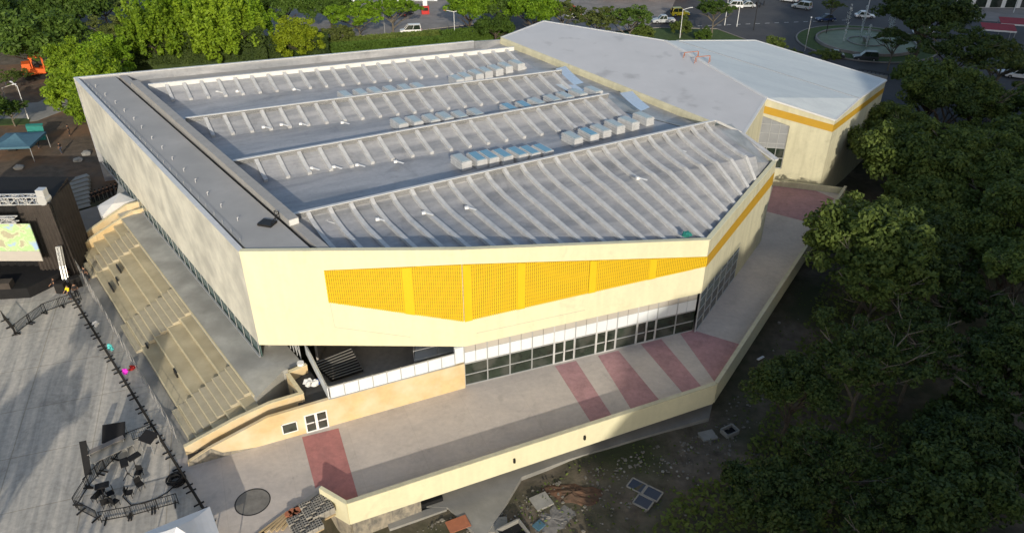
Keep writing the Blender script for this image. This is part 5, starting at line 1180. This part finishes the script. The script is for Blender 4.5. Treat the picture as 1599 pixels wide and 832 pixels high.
YS = 70.5; dr0, dr1 = -50.6, -47.4
tz = 9.4
lattice_truss((-64, YS - .6, tz), (dr1 - .2, YS, tz), .8, 18, 'truss', stg)
p = V((dr1 - .5, YS, tz + .5)); q = MB(); q.box(p + V((0, 0, .2)), (.8, .8, .9)); q.tube(p + V((0, -.5, -.5)), p + V((0, .5, -.5)), .5, .5, 14); q.build('truss_head', M['truss'], stg)
lattice_truss((-60, YS - 2.6, 8.2), (-49.9, YS - 2.2, 8.2), .55, 12, 'truss', stg)
for x in (-60, dr0 + .1, dr1 - .2):
    lattice_truss((x, YS, .0), (x, YS, tz - .4), .4, 14, 'tower', stg, 'black_m', True)
def drape(pts, name='drape', folds=26, amp=.10, m='drape'):
    (a, b_, c, d_) = [V(p) for p in pts]; vs = []; n_ = V(((b_ - a).cross(d_ - a))).normalized()
    for i in range(folds * 3 + 1):
        for j in range(7):
            t, s_ = i / (folds * 3), j / 6; p = lerp(lerp(a, b_, t), lerp(d_, c, t), s_); vs.append(p + n_ * amp * math.sin(t * folds * 2.1) * (.3 + s_))
    fs = [(i * 7 + j, (i + 1) * 7 + j, (i + 1) * 7 + j + 1, i * 7 + j + 1) for i in range(folds * 3) for j in range(6)]
    MB().add(vs, fs).build(name, M[m], stg)
drape([(dr0, YS - .6, tz - .4), (dr1, YS - .3, tz - .4), (dr1 + .3, YS - .3, .1), (dr0, YS - .6, .1)])
drape([(dr1, YS - .3, tz - .4), (dr1 - 1.2, YS + 6, tz - .4), (dr1 - 1.2, YS + 6, .1), (dr1 + .3, YS - .3, .1)])
drape([(-66, YS + .6, tz - .4), (dr0, YS + .3, tz - .4), (dr0, YS + .3, .1), (-66, YS + .6, .1)], folds=50, m='black')
MB().prism([(-66, YS + .5, 9.0), (dr1 - .3, YS + .5, 9.0), (dr1 - 1, YS + 7, 8.6), (-66, YS + 7, 8.6)], (0, 0, -.08)).build('roof_cloth', M['black'], stg)
MB().prism([(-68, 64.5, 0), (-50.2, 66.4, 0), (-48.0, 70.0, 0), (-48.5, 76, 0), (-68, 76, 0)], (0, 0, 1.2)).build('stage_floor', M['black'], stg)
for k, x in enumerate((-58.4, -55.6, -52.8)):
    MB().box((x, 66.0 + k * .3, 1.55), (2.0, 1.0, .7), .12).build('monitor_case', M['drape'], stg)
# screen
scr = bpy.data.materials.new('screen_picture'); scr.use_nodes = True; n = scr.node_tree.nodes; l = scr.node_tree.links; g_ = n.new('ShaderNodeNewGeometry'); nz = n.new('ShaderNodeTexNoise'); nz.inputs['Scale'].default_value = .8; nz.inputs['Detail'].default_value = 3; l.new(g_.outputs['Position'], nz.inputs['Vector'])
r = n.new('ShaderNodeValToRGB'); l.new(nz.outputs['Fac'], r.inputs[0]); r.color_ramp.elements[0].position = .38; r.color_ramp.elements[0].color = (.30, .42, .55, 1); r.color_ramp.elements[1].position = .62; r.color_ramp.elements[1].color = (.36, .33, .22, 1)
for ps, cl in ((.45, (.42, .52, .28, 1)), (.52, (.34, .52, .22, 1)), (.56, (.50, .62, .35, 1))): el = r.color_ramp.elements.new(ps); el.color = cl
b = n['Principled BSDF']; l.new(r.outputs[0], b.inputs['Base Color']); l.new(r.outputs[0], b.inputs['Emission Color']); b.inputs['Emission Strength'].default_value = .25
ys = YS - 2.2; a = zat(-6, 354, ys); b2 = zat(46, 350, ys); c = zat(56, 392, ys); xl, xr, zt2, zb2 = -57.5, b2.x, b2.z, c.z
S_ = empty('led_screen', (0, 0, 0), 0, 'lit screen with a green and blue picture hung on the stage', 'screen')
MB().prism([(xl, ys, zb2), (xr, ys, zb2), (xr, ys, zt2), (xl, ys, zt2)], (0, .12, 0)).build('picture', scr, S_)
MB().prism([(xl, ys, zb2 - 1.2), (xr, ys, zb2 - 1.2), (xr, ys, zb2 - .02), (xl, ys, zb2 - .02)], (0, .12, 0)).build('lower_panel', M['grey_panel'], S_)
for k in range(6): MB().bar((lerp(xl, xr, k / 5), ys + .1, zt2), (lerp(xl, xr, k / 5), ys + .1, 8.0), .07).build('hanger', M['black_m'], S_)
# curved bright speaker truss at the stage corner
ca = [zat(92, 385, 69.6), zat(95, 400, 69.3), zat(98, 415, 69.0), zat(102, 432, 68.6), zat(105, 446, 68.2)]
ta = empty('line_array', (0, 0, 0), 0, 'bright curved lattice column at the front corner of the stage', 'column')
for p, q_ in zip(ca, ca[1:]): lattice_truss(p, q_, .35, 4, 'truss', ta, 'truss', True)
MB().box(Z(ca[-1], .3), (.9, .9, .6)).build('base', M['black_m'], ta)
MB().bar(Z(ca[-1], .3), ca[-1], .15).build('post', M['alu'], ta)
for k, (x, y) in enumerate(((96, 448), (104, 430), (118, 440))):
    c = at(x, y, .6); tag(MB().box(c, (1.0, .8, 1.2), .4 * k).build('equipment_case', M['black_m'], bevel=.04), 'black equipment case in the clutter behind the yellow shirted person', 'case', 'equipment cases at the stage corner')

# ------------------------------------------------------------------ vehicles
def car(px_, py_, rz, paint, label, kind='car', cat='car', z=-.08):
    p = at(px_, py_, z); e = empty({'car': 'parked_car', 'suv': 'parked_car', 'van': 'van', 'jeep': 'jeep', 'pickup': 'pickup'}[kind], p, rz, label, cat)
    L, W_, H_, hood = {'car': (4.4, 1.75, 1.45, .70), 'suv': (4.6, 1.85, 1.75, .85), 'van': (4.7, 1.8, 1.85, .80), 'jeep': (4.3, 1.8, 1.85, .95), 'pickup': (5.2, 1.85, 1.7, .90)}[kind]
    pm = bpy.data.materials.get('paint_' + paint) or mat('paint_' + paint, {'white': (.75, .75, .74), 'silver': (.42, .44, .45), 'navy': (.02, .035, .10), 'dark': (.035, .04, .045), 'yellow': (.65, .52, .03), 'red': (.45, .03, .02)}[paint], .3, .02, 2, spec=.5)
    hw = W_ / 2
    def loft(prof, wtop, wbot, zs):
        n_ = len(prof); vs = [(x, -(lerp(wbot, wtop, (z_ - zs[0]) / (zs[1] - zs[0]))), z_) for x, z_ in prof] + [(x, (lerp(wbot, wtop, (z_ - zs[0]) / (zs[1] - zs[0]))), z_) for x, z_ in prof]
        return MB().add(vs, [tuple(range(n_)), tuple(range(n_, 2 * n_))[::-1]] + [(k, (k + 1) % n_, n_ + (k + 1) % n_, n_ + k) for k in range(n_)])
    f, r_ = L / 2, -L / 2
    lower = [(r_ + .05, .28), (r_, .55), (r_ + .06, hood + .05), (r_ + .25, hood + .12), (f - 1.25, hood + .10), (f - .2, hood - .08), (f, .52), (f - .05, .28)]
    b = loft(lower, hw * .94, hw, (.28, hood + .12)); body = b.build('body', pm, e, bevel=.05)
    if kind == 'van': cab = [(r_ + .12, hood + .1), (r_ + .30, H_), (f - 1.9, H_), (f - 1.0, hood + .08)]
    elif kind in ('suv', 'jeep'): cab = [(r_ + .12, hood + .1), (r_ + .35, H_), (f - 2.0, H_), (f - 1.25, hood + .08)]
    elif kind == 'pickup': cab = [(r_ + 1.9, hood + .1), (r_ + 2.05, H_), (f - 2.0, H_), (f - 1.3, hood + .08)]
    else: cab = [(r_ + .55, hood + .1), (r_ + 1.2, H_), (f - 2.1, H_), (f - 1.15, hood + .08)]
    loft(cab, hw * .78, hw * .90, (hood + .08, H_)).build('cabin', M['glass'], e)
    xr0, xr1 = cab[1][0], cab[2][0]; MB().box(((xr0 + xr1) / 2, 0, H_ + .02), (xr1 - xr0 + .08, hw * 1.6, .07), 0, 0, .95).build('roof', pm, e)
    pil = MB()
    for s_ in (-1, 1):
        for (x0_, z0_), (x1_, z1_) in ((cab[0], cab[1]), (cab[3], cab[2]), (((cab[0][0] + cab[3][0]) / 2, hood + .1), ((xr0 + xr1) / 2, H_))): pil.bar((x0_, s_ * hw * .905, z0_), (x1_, s_ * hw * .79, z1_), .09)
    pil.build('pillars', pm, e)
    for sx in (-1, 1):
        for sy in (-1, 1):
            c = V((sx * L * .31, sy * (hw - .1), .32)); t = MB().tube(c - V((0, .11, 0)), c + V((0, .11, 0)), .32, .32, 14).build('wheel', M['tyre'], e); MB().tube(c + V((0, sy * .10, 0)), c + V((0, sy * .125, 0)), .19, .17, 10).build('rim', M['chrome'], t)
    for sy in (-1, 1):
        MB().box((f - .07, sy * hw * .68, hood - .2), (.12, .36, .16)).build('headlight', M['lamp_glass'], e); MB().box((r_ + .03, sy * hw * .72, hood - .12), (.08, .26, .18)).build('tail_light', M['red'], e)
    if kind == 'jeep': MB().tube((r_ - .1, 0, 1.0), (r_ + .08, 0, 1.0), .36, .36, 14).build('spare_wheel', M['tyre'], e)
    return e
car(642, 52, .12 + math.pi, 'white', 'white van driving on the road beyond the hall', 'van', 'van')
car(893, 18, .05, 'red', 'red car parked behind the thin trees at the top'); car(898, 29, 3.0, 'white', 'white car half hidden by thin trees below the red car')
car(1036, 36, 3.2, 'silver', 'silver pickup left of and below the yellow jeep', 'pickup', 'pickup'); car(1062, 25, .1, 'yellow', 'yellow jeep on the road right of the silver pickup', 'jeep', 'jeep')
car(1145, 13, 3.0, 'white', 'white car parked at the top, left of the dark fronted one', 'suv'); car(1165, 12, 3.2, 'silver', 'silver car parked right of the white one at the top'); car(1232, 3, 2.6, 'white', 'white car cut by the top edge of the picture')
car(1252, 14, 2.4, 'silver', 'silver car driving towards the fountain roundabout', 'suv'); car(1289, 33, 3.3, 'navy', 'dark blue car at the edge of the roundabout'); car(1350, 28, -.15, 'white', 'white car passing behind the fountain jets')
car(1351, 94, 2.95, 'dark', 'dark grey car on the road between annex and fountain', 'suv'); car(1442, 54, 2.9, 'white', 'white car seen through the branches of the tall dark tree'); car(1590, 122, 2.7, 'white', 'white car parked at the right edge', 'suv')
car(540, 4, .2, 'white', 'white car at the top edge behind the thin green tree', 'suv'); car(1578, 118, 2.7, 'silver', 'silver car parked left of the white one at the right edge'); car(1300, 90, 2.9, 'dark', 'black car hidden behind the bush at the annex edge')
car(636, 24, 1.2, 'dark', 'black car standing on the paved forecourt above the van')
def motorbike(px_, py_, rz, label):
    e = empty('motorbike', at(px_, py_, -.08), rz, label, 'motorbike')
    for x in (-.65, .65): w_ = MB().tube((x, -.06, .31), (x, .06, .31), .31, .31, 14).build('wheel', M['tyre'], e)
    q = MB(); q.bar((-.6, 0, .35), (.1, 0, .55), .14); q.bar((.1, 0, .45), (.5, 0, .9), .1); q.bar((.65, 0, .31), (.45, 0, 1.0), .06); q.box((.12, 0, .78), (.5, .26, .24)); q.build('body', M['black_m'], e)
    MB().box((-.4, 0, .8), (.65, .26, .1)).build('seat', M['black'], e); MB().bar((.42, -.33, 1.03), (.42, .33, 1.03), .04).build('handlebar', M['black_m'], e)
for k, (x, y) in enumerate(((1181, 9), (1187, 11), (1193, 8), (1176, 11))): motorbike(x, y, 1.1 + .1 * k, ('first', 'second', 'third', 'fourth')[(1, 2, 3, 0)[k]] + ' parked motorbike from the left, right of the silver car at the top')
# orange digger
p = at(60, 122, -.1); dg = empty('digger', p, .5, 'orange compact digger with open cab beside the lime trees', 'digger')
for s_ in (-1, 1):
    w_ = MB(); w_.prism([(-1.3, s_ * .8 - .22, .05), (1.3, s_ * .8 - .22, .05), (1.5, s_ * .8 - .22, .35), (1.3, s_ * .8 - .22, .65), (-1.3, s_ * .8 - .22, .65), (-1.5, s_ * .8 - .22, .35)], (0, .44, 0)); w_.build('track', M['tyre'], dg)
dg.scale = (1.35, 1.35, 1.35)
MB().prism([(-1.5, -.9, .7), (1.2, -.9, .7), (1.25, -.9, 1.3), (-1.0, -.9, 1.7), (-1.6, -.9, 1.5)], (0, 1.8, 0)).build('body', M['orange'], dg, bevel=.06)
q = MB()
for x in (-.2, 1.1):
    for y_ in (-.8, .8): q.bar((x, y_, 1.3), (x, y_, 2.9), .12)
q.box((.45, 0, 2.95), (1.7, 1.9, .14)); q.box((-.9, 0, 1.9), (1.0, 1.7, .7)); q.build('cab_frame', M['orange'], dg); MB().box((.3, 0, 1.6), (.5, .6, .5)).build('seat', M['black'], dg)
q = MB(); q.bar((1.2, 0, 1.1), (2.6, 0, 2.6), .26); q.bar((2.6, 0, 2.6), (3.6, 0, 1.3), .22); q.build('arm', M['orange'], dg); MB().prism([(3.3, -.4, 1.3), (3.9, -.4, 1.2), (4.0, -.4, .5), (3.3, -.4, .4)], (0, .8, 0)).build('bucket', M['black_m'], dg)
# red kiosk and red awnings, shop at the top right
k_ = empty('kiosk', at(665, 22, 0), .1, 'small red kiosk with a white top on the paved forecourt', 'kiosk'); MB().box((0, 0, .9), (1.8, 1.3, 1.8)).build('cabinet', M['red'], k_, bevel=.04); MB().box((0, 0, 2.6), (1.0, .7, 1.4)).build('sign', M['white'], k_); MB().box((.0, -.67, 1.2), (1.3, .05, .7)).build('hatch', M['glass'], k_)
for i, (x, y) in enumerate(((1560, 42), (1588, 33))):
    p = at(x, y, 3); e = empty('awning_stand', (p.x, p.y, 0), -.3, ('dull red awning over a stall', 'red and white awning over a stall at the very edge')[i] + ' at the upper right', 'awning')
    MB().prism([(-3.2, -1.6, 2.6), (3.2, -1.6, 2.6), (3.2, 1.6, 3.2), (-3.2, 1.6, 3.2)], (0, 0, .08)).build('roof', M['awning'], e); MB().box((0, -1.62, 2.5), (6.4, .06, .3)).build('valance', M['white'], e)
    for sx in (-3, 3):
        for sy in (-1.5, 1.5): MB().bar((sx, sy, 0), (sx, sy, 2.7), .09).build('post', M['alu'], e)
p = at(1545, 14, 0); sh = empty('shop', p, -.05, 'white fronted shop with a lit green and white strip at the top right', 'shop')
MB().box((0, 4.0, 2.2), (24, 6, 4.4)).build('wall', M['white'], sh); MB().box((0, .95, 3.6), (24, .3, .9)).build('sign_strip', M['white_panel'], sh); MB().box((2, .78, 3.6), (6, .05, .5)).build('sign_panel', M['teal'], sh)
for k in range(6): MB().box((-9 + k * 3.6, .98, 1.3), (2.6, .08, 2.4)).build('window', M['glass'], sh)
p = at(1010, 6, 0); sh = empty('shop', (p.x, p.y + 4, 0), 0, 'low brick coloured building at the top edge behind the yellow jeep', 'building'); MB().box((0, 3.5, 1.6), (22, 5, 3.2)).build('wall', M['terracotta'], sh); MB().box((0, 3.5, 3.3), (23, 6, .25)).build('roof', M['pavement'], sh)
for k in range(5): MB().box((-8 + k * 4, .98, 1.3), (2.2, .08, 1.8)).build('window', M['glass'], sh)
p = at(640, 8, 0); sh = empty('shop', (p.x, p.y + 3, 0), 0, 'pale shop front with glass at the top edge beside the red kiosk', 'shop'); MB().box((0, 3.5, 1.8), (13, 5, 3.6)).build('wall', M['white_panel'], sh)
for k in range(4): MB().box((-4.5 + k * 3, .98, 1.3), (2.4, .08, 2.2)).build('window', M['glass'], sh)

# ------------------------------------------------------------------ fountain
fc = at(1352, 66, .2); fo = empty('fountain', (fc.x, fc.y, 0), 0, 'round fountain with pale rim and tall water jets inside the roundabout', 'fountain'); RFt = 9.6
def ringm(r0, r1, z0, z1, n=56):
    q = MB()
    for k in range(n):
        a, b_ = 2 * math.pi * k / n, 2 * math.pi * (k + 1) / n
        q.prism([(r0 * math.cos(a), r0 * math.sin(a), z0), (r1 * math.cos(a), r1 * math.sin(a), z0), (r1 * math.cos(b_), r1 * math.sin(b_), z0), (r0 * math.cos(b_), r0 * math.sin(b_), z0)], (0, 0, z1 - z0))
    return q
ringm(RFt, RFt + .35, 0, .6).build('rim', M['pavement'], fo); MB().tube((0, 0, .0), (0, 0, .35), RFt, RFt, 56).build('water', M['pool'], fo)
MB().tube((0, 0, .2), (0, 0, 1.3), .5, .9, 16).build('nozzle', M['concrete'], fo); ringm(3.4, 3.7, .3, .5, 30).build('inner_ring', M['concrete'], fo)
r_ = random.Random(4)
for (jx, jy, h) in ((-4.6, 0, 7.5), (4.4, -1, 7.0), (0, 3, 6.5), (5.5, 2.5, 6.8), (-1.5, -4, 4.5)):
    q = MB()
    for k in range(230):
        t = r_.uniform(0, 1); z_ = h * t; w_ = .15 + .5 * (1 - abs(2 * t - 1.2)); c = V((jx + r_.gauss(0, w_ * .35), jy + r_.gauss(0, w_ * .35), .4 + z_)); s_ = r_.uniform(.03, .08); q.add([c + V((-s_, 0, 0)), c + V((0, s_, -s_ * 2)), c + V((s_, 0, 0)), c + V((0, -s_, s_ * 2))], [(0, 1, 2, 3)])
    q.build('water_jet', M['spray'], fo)
isl = MB(); ringi = ringm(RFt + .6, RFt + 4.0, -.05, .12); o_ = ringi.build('roundabout_island', M['grass']); o_.location = (fc.x, fc.y, 0); tag(o_, kind='structure')
rk = ringm(RFt + 4.0, RFt + 4.3, -.05, .16).build('kerb', M['pavement']); rk.location = (fc.x, fc.y, 0); tag(rk, kind='structure')

# ------------------------------------------------------------------ lamps and poles
def lamp(px_, py_, h, label, arms=1, rz=0.0, m='white', head='white', z=0.0):
    e = empty('street_lamp', at(px_, py_, z), rz, label, 'street lamp'); MB().tube((0, 0, 0), (0, 0, h), .08, .05, 8).build('pole', M[m], e)
    for s_ in ([1] if arms == 1 else [1, -1]): MB().bar((0, 0, h - .1), (s_ * 1.5, 0, h + .25), .08).build('arm', M[m], e); MB().box((s_ * 1.8, 0, h + .27), (.6, .24, .1)).build('lamp_head', M[head], e)
lamp(45, 186, 5.5, 'white street lamp on the path at the left edge, the right one of two', 1, 2.5); lamp(20, 184, 5.0, 'thin white lamp pole left of the other on the path', 1, .5, 'pale_wood')
lamp(711, 68, 6.5, 'twin armed street lamp with orange heads behind the hall', 2, 0.1, 'white', 'terracotta'); lamp(602, 60, 11, 'tall thin pole at the roadside straight left of the van', 1, 1.6, 'alu')
lamp(1062, 60, 6, 'white street lamp on the verge behind the fold of the annex roofs', 1, .2); lamp(1132, 40, 7.5, 'grey street lamp by the big road, the left one of three', 1, .2); lamp(1151, 42, 8, 'white street lamp by the big road, the middle one of three', 1, 2.8)
lamp(1177, 48, 8.5, 'dark street lamp by the big road, the right one of three', 1, .3, 'black_m'); lamp(1257, 80, 6, 'slim grey street lamp beyond the pale annex roof', 1, 1.2, 'alu'); lamp(1290, 55, 7, 'dark lamp pole on the grass of the roundabout', 1, .6, 'black_m')
lamp(1352, 30, 9, 'white lamp pole behind the white car at the fountain', 1, 1.4); lamp(1583, 20, 6, 'white leaning lamp pole in front of the shop at the upper right', 1, 1.0)
# railing of the ramp beside the annex
e = empty('railing', (0, 0, 0), 0, 'dark railing on a low wall between annex and the dark grey car', 'railing'); a, b_ = at(1342, 108, 1.0), at(1388, 116, 1.0)
for k in range(8): p = lerp(a, b_, k / 7); MB().bar(Z(p, 0), p, .08).build('post', M['black_m'], e)
MB().bar(a, b_, .08).build('rail', M['black_m'], e); MB().bar(Z(a, .3), Z(b_, .3), .3, .6).build('low_wall', M['concrete'], e)
# things left in the ramp trough
p = at(487, 602, 2.62); q = MB(); r_ = random.Random(6)
for k in range(7): c = p + V((r_.uniform(-.5, .5), r_.uniform(-.5, .5), .1)); q.tube(c, c + V((r_.uniform(-.3, .3), r_.uniform(-.3, .3), .35)), .28, .12, 7)
tag(q.build('bag_pile', M['w_shirt']), 'pile of white and grey bags in the corner above the ramp', 'bags')
p = at(494, 596, 2.7); tag(MB().box(p, (.5, .4, .35), .5, 0, .8).build('blue_bag', mat('blue_plastic', (.03, .10, .42), .5)), 'blue bag on top of the white bags above the ramp', 'bag')
p = at(471, 574, 2.7); tag(MB().tube(p, p + V((0, 0, .6)), .28, .3, 12).build('bucket', M['white']), 'white bucket in the upper corner of the ramp landing', 'bucket')
# soil objects in the yard
for k, (x, y, lb) in enumerate(((122, 250, 'pale rounded boulder beside the lime trees'), (135, 240, 'dark boulder under the corner of the hall'), (118, 300, 'grey boulder beyond the long canopy'), (30, 262, 'flat pale stone in the soil yard'))):
    p = at(x, y, 0); bm = bmesh.new(); bmesh.ops.create_icosphere(bm, subdivisions=2, radius=.7)
    rr = random.Random(k)
    for v in bm.verts: v.co *= rr.uniform(.8, 1.15); v.co.z *= .6
    me = bpy.data.meshes.new('boulder'); bm.to_mesh(me); bm.free(); me.materials.append(M['block'] if k in (0, 3) else M['concrete']); o_ = bpy.data.objects.new('boulder', me); C.objects.link(o_); o_.location = p; tag(o_, lb, 'boulder')
